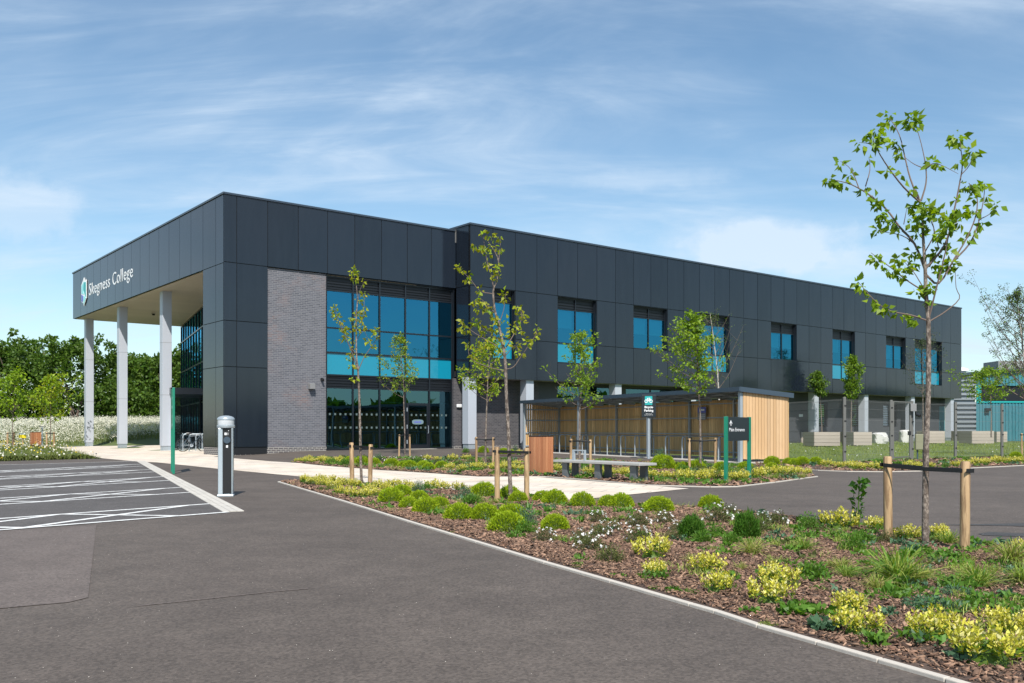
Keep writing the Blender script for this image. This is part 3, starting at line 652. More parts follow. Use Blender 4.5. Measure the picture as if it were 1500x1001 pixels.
# ------------------------------------------------------------------ shed on the far side
def shed():
    s = tag(empty('shed', (0, 0, 0)), 'low teal corrugated shed with a flat dark roof beyond the end of the dark building', 'shed')
    Y = 92.; k = Y/F; x0 = (1395-U0)*k; x1 = x0+26; xm = (1430-U0)*k; zr = lambda x: 6.55+(x-x0)*.085
    def corr(mb, a, b, z0f, z1f, step, vert=True):
        if vert:
            x = a
            while x < b: 
                z1 = z1f(x) if callable(z1f) else z1f
                mb.box(x, min(x+step*.55, b), Y, Y+.3, z0f, z1); mb.box(min(x+step*.55, b), min(x+step, b), Y+.05, Y+.3, z0f, z1); x += step
        else:
            z = z0f
            while z < z1f: mb.box(a, b, Y-.01, Y+.3, z, z+step*.5); mb.box(a, b, Y+.26, Y+.3, z+step*.5, z+step); z += step
    w = MB(); corr(w, xm, x1, .0, 3.85, .33); corr(w, xm, x1, 5.55, zr, .33); w.build('wall', 'tealclad', s)
    w = MB(); corr(w, x0, xm, .0, 6.4, .46, False); w.build('wall', 'greyclad', s)
    w = MB(); w.box(xm, x1, Y-.06, Y+.02, 3.85, 4.0); w.box(xm, xm+.5, Y-.03, Y+.02, 4.0, 5.55); w.build('sill', 'teal', s)
    w = MB(); w.box(xm+.5, x1, Y+.2, Y+.25, 4.0, 5.55); w.build('window', 'louvre', s)
    w = MB(); w.hexa([(x0-.3, Y-.4, 6.5), (x1, Y-.4, zr(x1)), (x1, Y+16, zr(x1)), (x0-.3, Y+16, 6.5), (x0-.3, Y-.4, 6.75), (x1, Y-.4, zr(x1)+.25), (x1, Y+16, zr(x1)+.25), (x0-.3, Y+16, 6.75)]); w.build('roof', 'bluegrey', s)
    w = MB(); w.lathe([(.6, 0), (.6, .35), (.9, .4), (.85, .62), (.3, .8)], 16, c=(x0+2.2, Y+3, 6.8)); w.build('roof_vent', 'white', s)
    w = MB(); xx = (1478-U0)*k; w.box(xx, xx+5, Y+2, Y+5, 7.1, 8.2)
    for i in range(12): w.box(xx+.15+i*.4, xx+.35+i*.4, Y+1.95, Y+2, 7.2, 8.1, 1)
    w.build('roof_plant', ['plant_unit', 'lamp_grey'], s)
    w = MB(); xx = (1442-U0)*k; w.box(xx, xx+.5, Y-.35, Y, 3.0, 3.3); w.build('flood_lamp', 'black', s)
shed()

# ------------------------------------------------------------------ cycle shelter
SA = Vector((8.35, 33.5, 0)); SD = Vector((-.43, .903, 0)).normalized(); SL = 18.05; SW = 2.3
def shelter():
    s = tag(empty('cycle_shelter', SA, math.atan2(SD.y, SD.x)), 'long open fronted cycle shelter with brown timber boards and a thin blue grey roof', 'cycle shelter')
    # local: x along length away from the camera, y to the left (front side is +y), back wall at y=-SW
    p = MB()
    names = []
    for x in (.05, 6.03, 12.0, SL-.05):
        p = MB(); p.box(x-.06, x+.06, -.12, 0, 0, 2.62); p.build('post', 'galv', s)
    for i in range(7):
        x = .05+i*(SL-.1)/6; p = MB(); p.box(x-.04, x+.04, -SW+.04, -SW+.14, 0, 2.45); p.build('post', 'galv', s)
    rl = MB()
    for z in (.28, 1.02, 1.70, 2.28): rl.box(.1, SL-.1, -SW+.15, -SW+.19, z-.02, z+.02)
    for x in (.06, SL-.06):
        for z in (.3, 1.02, 1.70, 2.28): rl.box(x-.02, x+.02, -SW+.15, -.13, z-.03, z+.03) if x > 1 else None
    rl.build('rail', 'galv', s)
    b = MB(); x = .0
    while x < SL: b.box(x+.009, min(x+.141, SL), -SW-.02, -SW+.02+random.uniform(-.003, .003), .10, 2.44); x += .15
    b.build('back_boards', 'shedin', s)
    b = MB(); y = -SW+.0; n = 15
    for i in range(n): 
        a = -SW+.06+i*(SW-.18)/n; b.box(-.03+random.uniform(-.003, .003), .008, a+.008, a+(SW-.18)/n-.008, .12+random.uniform(-.012, .012), 2.50+.12*i/n)
    b.build('end_boards', 'shedout', s)
    b = MB()
    for i in range(n):
        a = -SW+.06+i*(SW-.18)/n; b.box(SL-.02, SL+.02, a+.02, a+(SW-.18)/n-.02, .12, 2.50+.12*i/n)
    b.build('end_boards', 'shedin', s)
    r = MB(); z0, z1 = 2.50, 2.70
    r.hexa([(-.10, -SW-.12, z0), (SL+.1, -SW-.12, z0), (SL+.1, .10, z1), (-.10, .10, z1), (-.10, -SW-.12, z0+.05), (SL+.1, -SW-.12, z0+.05), (SL+.1, .10, z1+.05), (-.10, .10, z1+.05)])
    r.build('roof', 'bluegrey', s)
    r = MB(); r.box(-.12, SL+.12, .10, .135, z1-.09, z1+.07); r.hexa([(-.135, -SW-.14, z0-.1), (-.10, -SW-.14, z0-.1), (-.10, .10, z1-.1), (-.135, .10, z1-.1), (-.135, -SW-.14, z0+.08), (-.10, -SW-.14, z0+.08), (-.10, .10, z1+.08), (-.135, .10, z1+.08)])
    r.build('fascia', 'bluegrey', s)
    r = MB()
    for i in range(13):
        x = .2+i*(SL-.4)/12; r.hexa([(x-.03, -SW, z0-.12), (x+.03, -SW, z0-.12), (x+.03, .08, z1-.1), (x-.03, .08, z1-.1), (x-.03, -SW, z0-.005), (x+.03, -SW, z0-.005), (x+.03, .08, z1-.005), (x-.03, .08, z1-.005)])
    for y in (-1.7, -1.1, -.5): r.box(-.05, SL, y-.03, y+.03, z0-.06+(y+SW)*.09, z0-.01+(y+SW)*.09)
    r.build('rafter', 'galv', s)
    c = MB(); c.box(-.5, SL+.3, -SW-.1, .35, -.05, .02); c.build('floor_slab', 'concrete', s)
    q = tag(empty('notice_sign', SA+SD*5.0+Vector((SD.y, -SD.x, 0))*(SW-.22), math.atan2(SD.y, SD.x)), 'small blue and grey notice fixed to the back boards inside the cycle shelter', 'sign')
    n = MB(); n.box(-.28, .28, 0, .012, 1.92, 2.16); n.build('header', 'violet', q); n = MB(); n.box(-.28, .28, 0, .012, 1.62, 1.917); n.build('panel', 'lamp_grey', q)
    n = MB()
    for i in range(3): n.box(-.22, .22, .012, .015, 1.68+i*.07, 1.70+i*.07)
    n.build('small_print', 'white', q); n = MB(); n.box(-.18, .14, .012, .015, 2.0, 2.08); n.build('header_text', 'white', q)
    ordn = 'first second third fourth fifth sixth seventh eighth ninth tenth eleventh twelfth thirteenth fourteenth fifteenth'.split()
    st0 = None
    for i in range(15):
        loc = SA+SD*(.65+i*1.17)+Vector((SD.y, -SD.x, 0))*.45; rz = math.atan2(SD.y, SD.x)-math.pi/2
        lb = ordn[i]+' silver hoop cycle stand in the shelter counting from the pale boarded end'
        if st0 is None:
            st0 = empty('cycle_stand', loc, rz); t = MB(); pts = [(0, 0, 0), (0, 0, .80)]+[(.14-.14*math.cos(a), 0, .80+.14*math.sin(a)) for a in (.5, 1.0, 1.57)]+[(.86+.14*math.sin(a), 0, .80+.14*math.cos(a)) for a in (0, .57, 1.07)]+[(1.0, 0, .80), (1.0, 0, 0)]
            t.tube(pts, .028, 8); t.build('hoop', 'galv', st0, smooth_=True)
            t = MB(); t.lathe([(.07, .02), (.07, .035)], 10); t.lathe([(.07, .02), (.07, .035)], 10, c=(1, 0, 0)); t.build('base_plate', 'galv', st0); o = st0
        else: o = dup(st0, loc, rz)
        tag(o, lb, 'cycle stand', 'silver cycle stands in the shelter')
    return st0
ST0 = shelter()

# ------------------------------------------------------------------ street furniture
def charger():
    b = P(331, 727.5); c = tag(empty('charging_post', b, R(12)), 'silver electric car charging post with a domed head and glossy black front panel', 'charging post')
    m = MB(); m.box(-.145, .145, -.13, .13, .0, .045); m.build('base', 'silver', c, bevel=.012)
    m = MB(); m.box(-.13, -.045, -.115, .115, .045, 1.26); m.box(.105, .13, -.115, .115, .045, 1.26); m.box(-.045, .105, -.09, .115, .045, 1.26); m.build('body', 'silver', c, bevel=.014)
    m = MB(); m.box(-.042, .102, -.112, -.092, .06, 1.255); m.build('front_panel', 'black', c)
    m = MB(); m.box(-.137, -.131, -.05, .05, .10, 1.2); m.build('side_panel', 'black', c)
    m = MB()
    for z in [.12+.055*i for i in range(20)]: m.box(-.1385, -.137, -.03, .0, z, z+.03)
    m.build('side_slots', 'lamp_grey', c)
    m = MB(); m.lathe([(.155, 1.262), (.16, 1.275), (.16, 1.31), (.148, 1.318)], 28); m.build('collar', 'silver', c, smooth_=True)
    m = MB(); m.lathe([(.145, 1.319), (.150, 1.34), (.150, 1.41)], 28); m.build('lamp_lens', 'lens', c, smooth_=True)
    m = MB(); m.lathe([(.157, 1.411), (.157, 1.43), (.14, 1.455), (.10, 1.475), (.05, 1.487), (.005, 1.49)], 28); m.build('cap', 'headgrey', c, smooth_=True)
    m = MB(); n = 24; m.prism([(.03+.062*math.cos(2*math.pi*i/n), .062*math.sin(2*math.pi*i/n)) for i in range(n)], 0, .03); m.v = [(x, -.112-z, 1.04+y) for x, y, z in m.v]; m.build('socket', M['bluegrey'], c)
    m = MB(); m.box(-.015, .022, -.116, -.1125, 1.13, 1.175); m.box(.012, .047, -.116, -.1125, .90, .945); m.box(.05, .062, -.116, -.1125, 1.205, 1.217); m.build('label_plate', 'white', c)
    m = MB(); m.box(.025, .058, -.116, -.1125, 1.13, 1.175); m.build('status_screen', M['lamp_grey'], c)
charger()

def post_sign(name, label, A, Bp, h, z0, bld_fn, w=.09):
    d = Bp-A; s = tag(empty(name, A, math.atan2(d.y, d.x)), label, 'sign'); L = d.length
    for x in (0, L):
        m = MB(); m.box(x-w/2, x+w/2, -.035, .035, -.02, h); m.build('post', 'green', s, bevel=.008)
    m = MB(); m.box(w/2, L-w/2, -.02, .02, z0, h-.01); m.build('panel', 'signdark', s)
    bld_fn(s, L, w)
def me_fn(s, L, w):
    o, me = text('Main Entrance', .118, 'sign_white', s, (w/2+.07, -.022, 1.185), (R(90), 0, 0), .001, off=.0); wd = max(v.co.x for v in me.vertices); o.scale = ((L-w)*.72/wd, 1, 1)
    m = MB(); x = w/2+.17; m.box(x-.014, x+.014, -.024, -.0205, 1.315, 1.425)
    for sg in (-1, 1): m.hexa([(x-.0, -.024, 1.445), (x, -.0205, 1.445), (x+sg*.065, -.0205, 1.38), (x+sg*.065, -.024, 1.38), (x, -.024, 1.415), (x, -.0205, 1.415), (x+sg*.065, -.0205, 1.35), (x+sg*.065, -.024, 1.35)])
    m.build('arrow', 'sign_white', s)
A = P(1063.5, 707); d = Vector((.80, 1.02, 0))
post_sign('direction_sign', 'dark direction sign reading Main Entrance between two bright green posts', A, A+d, 1.53, .96, me_fn, .10)
def ls_fn(s, L, w):
    for z, q in ((2.1, .5), (1.85, .6), (1.6, .45), (1.35, .55)):
        m = MB(); m.box(.12, .12+q, -.024, -.0205, z-.04, z+.04); m.box(.12, .12+q, .0205, .024, z-.04, z+.04); m.build('lettering', 'sign_white', s)
A = P(254.2, 694.5); post_sign('direction_sign', 'tall dark sign on green posts seen edge on beside the paved forecourt', A, A+Vector((-.375, .927, 0))*1.25, 2.38, 1.25, ls_fn, .11)
def bike_icon(s, cx, cz, y, sc_, m='sign_white'):
    t = MB()
    for x in (-.36, .36): t.tube([(cx+sc_*(x+.22*math.cos(a)), y, cz+sc_*(.22*math.sin(a)-.12)) for a in [2*math.pi*i/14 for i in range(15)]], .05*sc_, 6, cap=False)
    for p, q in (((-.36, -.12), (-.12, .22)), ((-.12, .22), (.22, .22)), ((.22, .22), (.36, -.12)), ((-.12, .22), (.0, -.12)), ((.0, -.12), (.22, .22)), ((.22, .22), (.18, .38)), ((.18, .38), (.06, .38)), ((-.12, .22), (-.16, .32)), ((-.24, .32), (-.06, .32))):
        t.tube([(cx+sc_*p[0], y, cz+sc_*p[1]), (cx+sc_*q[0], y, cz+sc_*q[1])], .045*sc_, 6)
    t.build('cycle_symbol', m, s)
def bp_sign():
    A = Vector((5.62, 37.6, 0)); s = tag(empty('parking_sign', A, R(-9)), 'dark panel sign reading Bicycle Parking on a single grey pole by the shelter', 'sign')
    m = MB(); m.tube([(0, .07, -.02), (0, .07, 2.6)], .06, 14); m.build('pole', 'galv', s, smooth_=True)
    m = MB(); m.box(-.29, .29, -.02, .005, 1.70, 2.63); m.build('panel', 'signdark', s, bevel=.006)
    m = MB(); m.box(-.155, .145, -.026, -.0205, 2.22, 2.58); m.build('green_square', M['teal'], s)
    bike_icon(s, -.005, 2.40, -.03, .27)
    for t, z, sz in (('Bicycle', 2.09, .125), ('Parking', 1.95, .125), ('Cycles are left', 1.845, .043), ("at owner's own risk", 1.795, .043)):
        text(t, sz, 'sign_white', s, (0, -.022, z), (R(90), 0, 0), .001, 'CENTER', off=.003 if sz > .1 else 0)
bp_sign()
def bin_(loc, rz, label, w=.47, h=1.06):
    b = tag(empty('litter_bin', loc, rz), label, 'bin')
    m = MB(); m.box(-w/2+.03, w/2-.03, -w/2+.03, w/2-.03, 0, .06); m.build('base', 'black', b)
    for k in range(4):
        m = MB(); n = 5
        for i in range(n):
            a = -w/2+i*w/n; m.box(a+.004, a+w/n-.004, -w/2, -w/2+.025, .06, h-.03)
        o = m.build('slats', 'binwood', b, bevel=.003); o.rotation_euler = (0, 0, k*math.pi/2)
    m = MB(); m.box(-w/2+.03, w/2-.03, -w/2+.03, w/2-.03, .06, h-.05); m.build('liner', 'black', b)
    m = MB(); m.box(-w/2-.006, w/2+.006, -w/2-.006, w/2+.006, h-.028, h); m.build('lid', 'black', b, bevel=.005)
bin_(P(793, 697)+Vector((0, .3, 0)), R(40), 'square timber slatted litter bin beside the concrete bench')
bin_(P(52, 653.5), R(38), 'small timber slatted litter bin standing in front of the white flower bank', .62, 1.0)
def bench():
    p0 = P(826, 700.4); p1 = P(926, 707.2); d = p1-p0; L = d.length; s = tag(empty('bench', p0, math.atan2(d.y, d.x)), 'pale stone slab bench on three pairs of grey slab legs', 'bench')
    m = MB(); m.box(-.36, L+.30, -.06, .50, .395, .455); m.build('seat', 'bench', s, bevel=.008)
    for i in range(3):
        for y in (.02, .34):
            m = MB(); x = i*L/2; m.box(x-.10, x+.10, y, y+.075, 0, .394); m.build('leg', 'benchleg', s, bevel=.004)
    m = MB(); m.box(.18, .25, .12, .17, .455, .72); m.box(.25, .62, .13, .16, .69, .72); m.box(.62, .66, .12, .17, .455, .72); m.build('armrest', 'galv', s)
bench()
# fence ------------------------------------------------------------------
FP = [Vector((10.9, 39.5, 0)), Vector((11.95, 32.9, 0)), Vector((15.0, 36.2, 0)), Vector((16.35, 37.4, 0)), Vector((18.9, 39.0, 0)), Vector((22.6, 42.2, 0)), Vector((27.2, 45.6, 0))]
def fence(idx, label, gate=False):
    pts = [FP[i] for i in idx]; f = tag(empty('metal_gate' if gate else 'mesh_fence', pts[0]), label, 'gate' if gate else 'fence'); o = pts[0]; hh = 2.32
    for p in pts if not gate else []:
        q = p-o; m = MB(); m.box(q.x-.05, q.x+.05, q.y-.05, q.y+.05, -.03, hh+.06)
        for z in (.4, .95, 1.5, 2.05): m.box(q.x-.015, q.x+.055, q.y-.07, q.y-.05, z, z+.05, 1)
        m.build('post', ['fencegrey', 'black'], f, bevel=.008)
    for a, b in zip(pts, pts[1:]):
        a = a-o; b = b-o; d = (b-a).normalized(); L = (b-a).length; m = MB(); n = int((L-.2)/.075)
        fine = not gate and L > 5.5 and pts[0] is FP[0]
        w = .006 if pts[0] is FP[0] and a.length < .01 else .0042
        for i in range(n):
            p = a+d*(.1+(L-.2)*i/(n-1)); m.box(p.x-w/2, p.x+w/2, p.y-w/2, p.y+w/2, .06, hh)
        for z in (.08, .3, .72, 1.14, 1.56, 1.98, 2.26): m.bar(a+d*.08+Vector((0, 0, z)), b-d*.08+Vector((0, 0, z)), .006, .006)
        if not gate: m.build('mesh_panel', 'fencewire', f)
        else:
            m.build('mesh_panel', 'fencewire', f); g = MB()
            for q in (a+d*.16, b-d*.16): g.box(q.x-.035, q.x+.035, q.y-.035, q.y+.035, .05, hh+.02)
            for z in (.1, hh): g.bar(a+d*.2+Vector((0, 0, z)), b-d*.2+Vector((0, 0, z)), .05, .05)
            g.build('frame', 'fencegrey', f); g = MB(); q = b-d*.25; g.box(q.x-.05, q.x+.05, q.y-.07, q.y+.03, .98, 1.14); g.build('latch', 'black', f)
fence((0, 1, 2), 'grey wire mesh fence turning a corner next to the cycle shelter')
fence((2, 3), 'narrow grey framed mesh gate between the two stretches of fence', True)
fence((3, 4, 5, 6), 'grey wire mesh fence running from the gate past the teal shed')
def cabinet():
    b = Vector((16.75, 37.5, 0)); c = tag(empty('utility_cabinet', b, R(-15)), 'olive beige utility cabinet raised on legs beside the gate post', 'cabinet')
    m = MB(); m.box(-.21, .21, -.12, .12, .38, 1.02); m.build('box', 'cabinet', c, bevel=.01)
    m = MB(); m.box(-.19, .19, -.128, -.121, .40, .68); m.box(-.19, .19, -.128, -.121, .70, 1.0); m.build('door', 'cabinet', c, bevel=.004)
    for x in (-.12, .1):
        m = MB(); m.box(x-.03, x+.03, -.03, .03, -.02, .38); m.build('leg', 'bluegrey', c)
    m = MB(); m.tube([(-.3, -.05, 0), (-.3, -.05, 1.9), (-.24, .05, 2.05)], .03); m.build('conduit', 'galv', c)
    q = tag(empty('access_box', (16.3, 37.22, 0)), 'pale entry control box with a small camera fixed high on the gate post', 'control box')
    m = MB(); m.box(-.12, .12, -.1, .02, 1.95, 2.26); m.build('housing', 'lamp_grey', q, bevel=.01); m = MB(); m.tube([(.1, -.1, 1.82), (.2, -.24, 1.76)], .06, 10); m.box(.08, .12, -.12, -.02, 1.8, 1.93); m.build('camera', 'black', q)
cabinet()
def planter(u0, u1, v0, v1, label):
    k = F*(H-.1)/(v1-V0); x0 = (u0-U0)/F*k; x1 = (u1-U0)/F*k; h = (v1-v0)/F*k; p = tag(empty('timber_planter', (x0, k, .08)), label, 'planter'); m = MB(); n = 4
    for i in range(n):
        a, b = i*h/n, (i+1)*h/n-.012
        m.box(0, x1-x0, 0, .07, a, b); m.box(-.005, .07, .07, 1.6, a, b); m.box(x1-x0-.07, x1-x0, .07, 1.6, a, b); m.box(0, x1-x0, 1.6, 1.67, a, b)
    m.build('boards', 'planter', p); m = MB(); m.box(.07, x1-x0-.07, .07, 1.6, 0, h-.12); m.build('soil', 'soil', p)
    p.rotation_euler = (0, 0, R(8)); return p
planter(1193, 1233, 632.5, 653, 'pale timber plank planter holding the narrow young tree behind the shelter end')
planter(1174, 1192, 632.5, 650, 'shaded grey timber planter closest to the cycle shelter')
planter(1250.5, 1279, 632.5, 652, 'square pale timber planter beside the white boulder')
planter(1237, 1249, 632.5, 650, 'narrow timber planter hidden partly by the fence corner post')
planter(1360, 1386, 631, 649, 'pale timber planter between the utility cabinet and the far column')
planter(1408, 1423, 631, 647, 'dark weathered planter in front of the grey corrugated wall')
planter(1424, 1459, 631, 649.5, 'long pale timber planter in front of the teal corrugated wall')
planter(1460, 1477, 632, 647.5, 'short pale timber planter at the end of the planter line by the teal wall')
def boulder(u, v, w, h, label):
    p = P(u, v); bm = bmesh.new(); bmesh.ops.create_icosphere(bm, subdivisions=3, radius=1)
    for q in bm.verts:
        n = q.co.normalized(); f = 1+.14*math.sin(5*n.x+u)*math.cos(4*n.y)+.10*math.sin(7*n.z+3*n.x); c = Vector((max(-.8, min(.8, q.co.x*f)), max(-.8, min(.8, q.co.y*f)), max(-.7, min(.75, q.co.z*f)))); q.co = Vector((c.x*w/1.6, c.y*w/1.9, c.z*h/1.2+h*.45))
    me = bpy.data.meshes.new('boulder'); bm.to_mesh(me); bm.free(); me.materials.append(M['boulder']); o = bpy.data.objects.new('boulder', me); col.objects.link(o); o.location = p; tag(o, label, 'boulder')
boulder(1289, 649, 1.05, .8, 'white boulder lying between the square planter and the gate')
boulder(1326, 648, .9, .95, 'white boulder seen through the mesh gate')
# yellow sign on the bank
s = tag(empty('small_sign', P(33, 655.5)), 'small yellow and white sign standing low in the white flowers', 'sign'); m = MB(); m.box(-.24, .24, -.02, .02, .62, .95); m.build('panel', 'yellowsign', s); m = MB(); m.box(-.24, .24, -.026, -.0205, .84, .95); m.build('header', 'white', s); m = MB(); m.box(-.03, .03, .02, .06, 0, .9); m.build('post', 'stake', s)
s = tag(empty('bollard_post', P(62, 652.5)), 'slim grey post standing beside the timber bin on the flower bank', 'post'); m = MB(); m.tube([(0, 0, 0), (0, 0, 1.35)], .05); m.build('post', 'galv', s); m = MB(); m.box(-.2, .2, -.03, .03, 1.35, 1.42); m.build('cap', 'lamp_grey', s)
# bicycles by the entrance ------------------------------------------------------------------
def bicycle():
    b = empty('bicycle'); 
    for x, in ((-.52,), (.52,)):
        t = MB(); c = [(x+.33*math.cos(a), 0, .35+.33*math.sin(a)) for a in [2*math.pi*i/24 for i in range(25)]]; t.tube(c, .022, 6, cap=False); w = t.build('wheel', 'black', b)
        t = MB()
        for i in range(12): a = math.pi*i/6; t.tube([(x, 0, .35), (x+.31*math.cos(a), 0, .35+.31*math.sin(a))], .003, 4)
        t.lathe([(.03, -.03), (.03, .03)], 8, c=(x, 0, .35)); t.build('spokes', 'galv', w)
    t = MB(); S, Hd, BB, Rr, Fr = (-.18, 0, .82), (.36, 0, .86), (-.08, 0, .33), (-.52, 0, .35), (.52, 0, .35)
    for p, q in ((S, Hd), (BB, Hd), (S, BB), (S, Rr), (BB, Rr), (Hd, Fr)): t.tube([p, q], .02, 6)
    t.tube([S, (-.21, 0, .95)], .014, 6); t.tube([Hd, (.33, 0, 1.0)], .014, 6); t.build('frame', 'bluegrey', b)
    t = MB(); t.tube([(-.34, 0, .97), (-.2, 0, .975), (-.06, 0, .96)], [.07, .055, .02], 8); t.build('saddle', 'black', b)
    t = MB(); t.tube([(.40, -.28, 1.03), (.34, -.1, 1.0), (.34, .1, 1.0), (.40, .28, 1.03)], .014, 6); t.build('handlebar', 'black', b)
    t = MB(); t.lathe([(.09, -.012), (.09, .012)], 14); t.v = [(x-.08, z, .33+y) for x, y, z in t.v]; t.build('chainring', 'galv', b)
    return b
b0 = bicycle(); bz = B(.9, 9.6)
tag(b0, 'bicycle closest to the dark building corner leaning at the entrance hoops', 'bicycle')
b0.location = (*P(283, 662)[:2], .02); b0.rotation_euler = (0, R(0), R(14))
b1 = dup(b0, (*P(262, 660)[:2], .02), R(30)); tag(b1, 'bicycle parked beside the green sign post under the canopy', 'bicycle')
b2 = dup(b0, (*P(274, 658.5)[:2], .02), R(20)); tag(b2, 'bicycle parked in the middle of the entrance hoops behind the other two', 'bicycle')
for u, v, lb in ((268, 661, 'silver cycle hoop nearest the green sign post under the canopy'), (277, 662, 'middle silver cycle hoop among the bicycles under the canopy'), (287, 661, 'silver cycle hoop close to the dark corner cladding under the canopy')):
    tag(dup(ST0, (*P(u, v)[:2], .01), R(20)), lb, 'cycle stand', 'silver cycle hoops under the canopy')

# ------------------------------------------------------------------ trees
def curve(pts, n=4):
    """Catmull-Rom through the points"""
    p = [Vector(q) for q in pts]; out = []
    p = [p[0]*2-p[1]]+p+[p[-1]*2-p[-2]]
    for i in range(1, len(p)-2):
        for k in range(n):
            t = k/n; a, b, c, d = p[i-1], p[i], p[i+1], p[i+2]
            out.append(.5*((2*b)+(c-a)*t+(2*a-5*b+4*c-d)*t*t+(3*b-a-3*c+d)*t*t*t))
    out.append(p[-2]); return out
def cluster(c, r, n, L, out, drop=.6):
    """leaf positions and directions for one tuft round point c"""
    d = unit(rng.normal(size=(n, 3))); p = np.array(c)+d*r*rng.uniform(.05, 1., (n, 1))**.6*np.array([1, 1, .85])
    dd = d*.9+np.array([0, 0, -drop])+np.array(out)*.4+rng.normal(0, .25, (n, 3))
    return p, dd, rng.uniform(.65, 1.2, n)*L
def finish_tree(name, label, base, tb, LP, leaf, wr=.62, barkm='bark', group=None, fold=.16):
    t = tag(empty(name, base), label, 'tree', group)
    tb.build('trunk', [barkm, 'twig'], t, smooth_=True)
    if LP:
        p = np.concatenate([q[0] for q in LP]); d = np.concatenate([q[1] for q in LP]); l = np.concatenate([q[2] for q in LP])
        V, Fq = leaves(p, d, l, wr, fold, .22); ms = leaf if isinstance(leaf, (list, tuple)) else [leaf]
        npmesh('crown', V, Fq, list(ms), mi=rng.choice(len(ms), len(p), p=[.75, .25] if len(ms) == 2 else [1.]), parent=t)
    return t
def traced(name, label, base_px, trunk, branches, tufts, leaf, L, r, n, r0, scale=1., org=(0, 0), barkm='bark', seed=0, side=None):
    """trunk / branches / tufts are picture points of a tree standing at the ground point base_px; branches get a depth of their own"""
    b = P(*base_px); Y = b.y; rs = random.Random(seed); w = lambda q, dy=0.: (at(org[0]+q[0]/scale, org[1]+q[1]/scale, Y)*((Y+dy)/Y)-Vector((0, 0, H*dy/Y)))-b
    tb = MB(); tp = [Vector((0, 0, -.05))]+[w(q) for q in trunk]; c = curve(tp, 5); N = len(c)
    tb.tube(c, [r0*(1-.84*i/(N-1)) for i in range(N)], 10)
    dep = {}; brs = []
    for k, br in enumerate(branches):
        s = rs.uniform(-1, 1)*.75; pts = []
        L0 = 0
        d0 = min(((abs(x-br[0][0])+abs(y-br[0][1])), d) for (x, y), d in list(dep.items())+[((br[0][0]+9, br[0][1]), 0.)])[1]
        for i, q in enumerate(br):
            if i: L0 += (w(q)-w(br[i-1])).length
            d = d0+s*L0*.6; dep[tuple(q)] = d; pts.append(w(q, d)); brs.append((q, d))
        c = curve(pts, 3); M_ = len(c); tl = 1.0*sum((c[i+1]-c[i]).length for i in range(M_-1)); ra = min(r0*.36, .0035+tl*.0062)
        tb.tube(c, [ra*(1-.75*i/(M_-1))+.0008 for i in range(M_)], 6, 1)
    LP = []
    for q in tufts:
        f = q[2] if len(q) > 2 else 1.
        d = min(((x-q[0])**2+(y-q[1])**2, dd) for (x, y), dd in brs)[1]+rs.uniform(-.05, .05)*Y/10
        LP.append(cluster(w(q, d), r*f, int(n*f*rs.uniform(.7, 1.25)), L, (rs.uniform(-.6, .6), rs.uniform(-.6, .6), .1)))
    return finish_tree(name, label, b, tb, LP, leaf, barkm=barkm)
def grown(name, label, base, Ht, c0, Wd, r0, nb, leaf, L, n=8, lean=(0, 0), prof=lambda h: math.sin(math.pi*min(1, .22+h*.78))**.8, barkm='bark', seed=1, off=(0, 0), up=.75, tuft=.12, skip=.0, group=None, sub=3, cat=None):
    """young tree: height Ht, crown from fraction c0, half width Wd"""
    rs = random.Random(seed); tb = MB(); LP = []
    tp = [Vector((lean[0]*q*q+rs.uniform(-.03, .03)*q, lean[1]*q*q, Ht*q-.05)) for q in (0, .2, .4, .6, .8, 1)]; c = curve(tp); N = len(c); tb.tube(c, [r0*(1-.85*i/(N-1)) for i in range(N)], 8)
    def on(h): x = h*(N-1); i = min(N-2, int(x)); return c[i].lerp(c[i+1], x-i)
    ga = rs.uniform(0, 6)
    for k in range(nb):
        h = (k+.5)/nb; hh = c0+(1-c0)*h*.97; ga += 2.4+rs.uniform(-.4, .4); W = Wd*prof(h)*rs.choice((.55, .8, .95, 1.1, 1.2)); o = on(hh)
        rise = W*up*rs.uniform(.6, 1.4); e = Vector((math.cos(ga)*W+off[0]*prof(h), math.sin(ga)*W+off[1]*prof(h), rise)); mid = e*.5+Vector((0, 0, -rise*.12)); pts = curve([o, o+mid, o+e], 4)
        tb.tube(pts, [max(.0015, r0*.34*(1-h*.5)*(1-.85*i/(len(pts)-1))) for i in range(len(pts))], 5, 1)
        for j in range(sub):
            t = rs.uniform(.35, 1); q = pts[int(t*(len(pts)-1))]; e2 = Vector((rs.uniform(-1, 1), rs.uniform(-1, 1), rs.uniform(.1, 1)))*W*.34; tb.tube([q, q+e2*.6, q+e2], [r0*.10, r0*.07, r0*.03], 4, 1)
            if rs.random() > skip: LP.append(cluster(q+e2, tuft*rs.uniform(.7, 1.3), n, L, tuple(e2.normalized())))
            if rs.random() > skip: LP.append(cluster(q+e2*.45, tuft*.8, int(n*.7), L, tuple(e2.normalized())))
        for t in (.4, .6, .8, 1.):
            if rs.random() > skip: LP.append(cluster(pts[int(t*(len(pts)-1))], tuft*rs.uniform(.7, 1.2), n, L, tuple(e.normalized())))
    LP.append(cluster(c[-1], tuft, n, L, (0, 0, 1)))
    return finish_tree(name, label, base, tb, LP, leaf, barkm=barkm, group=group)
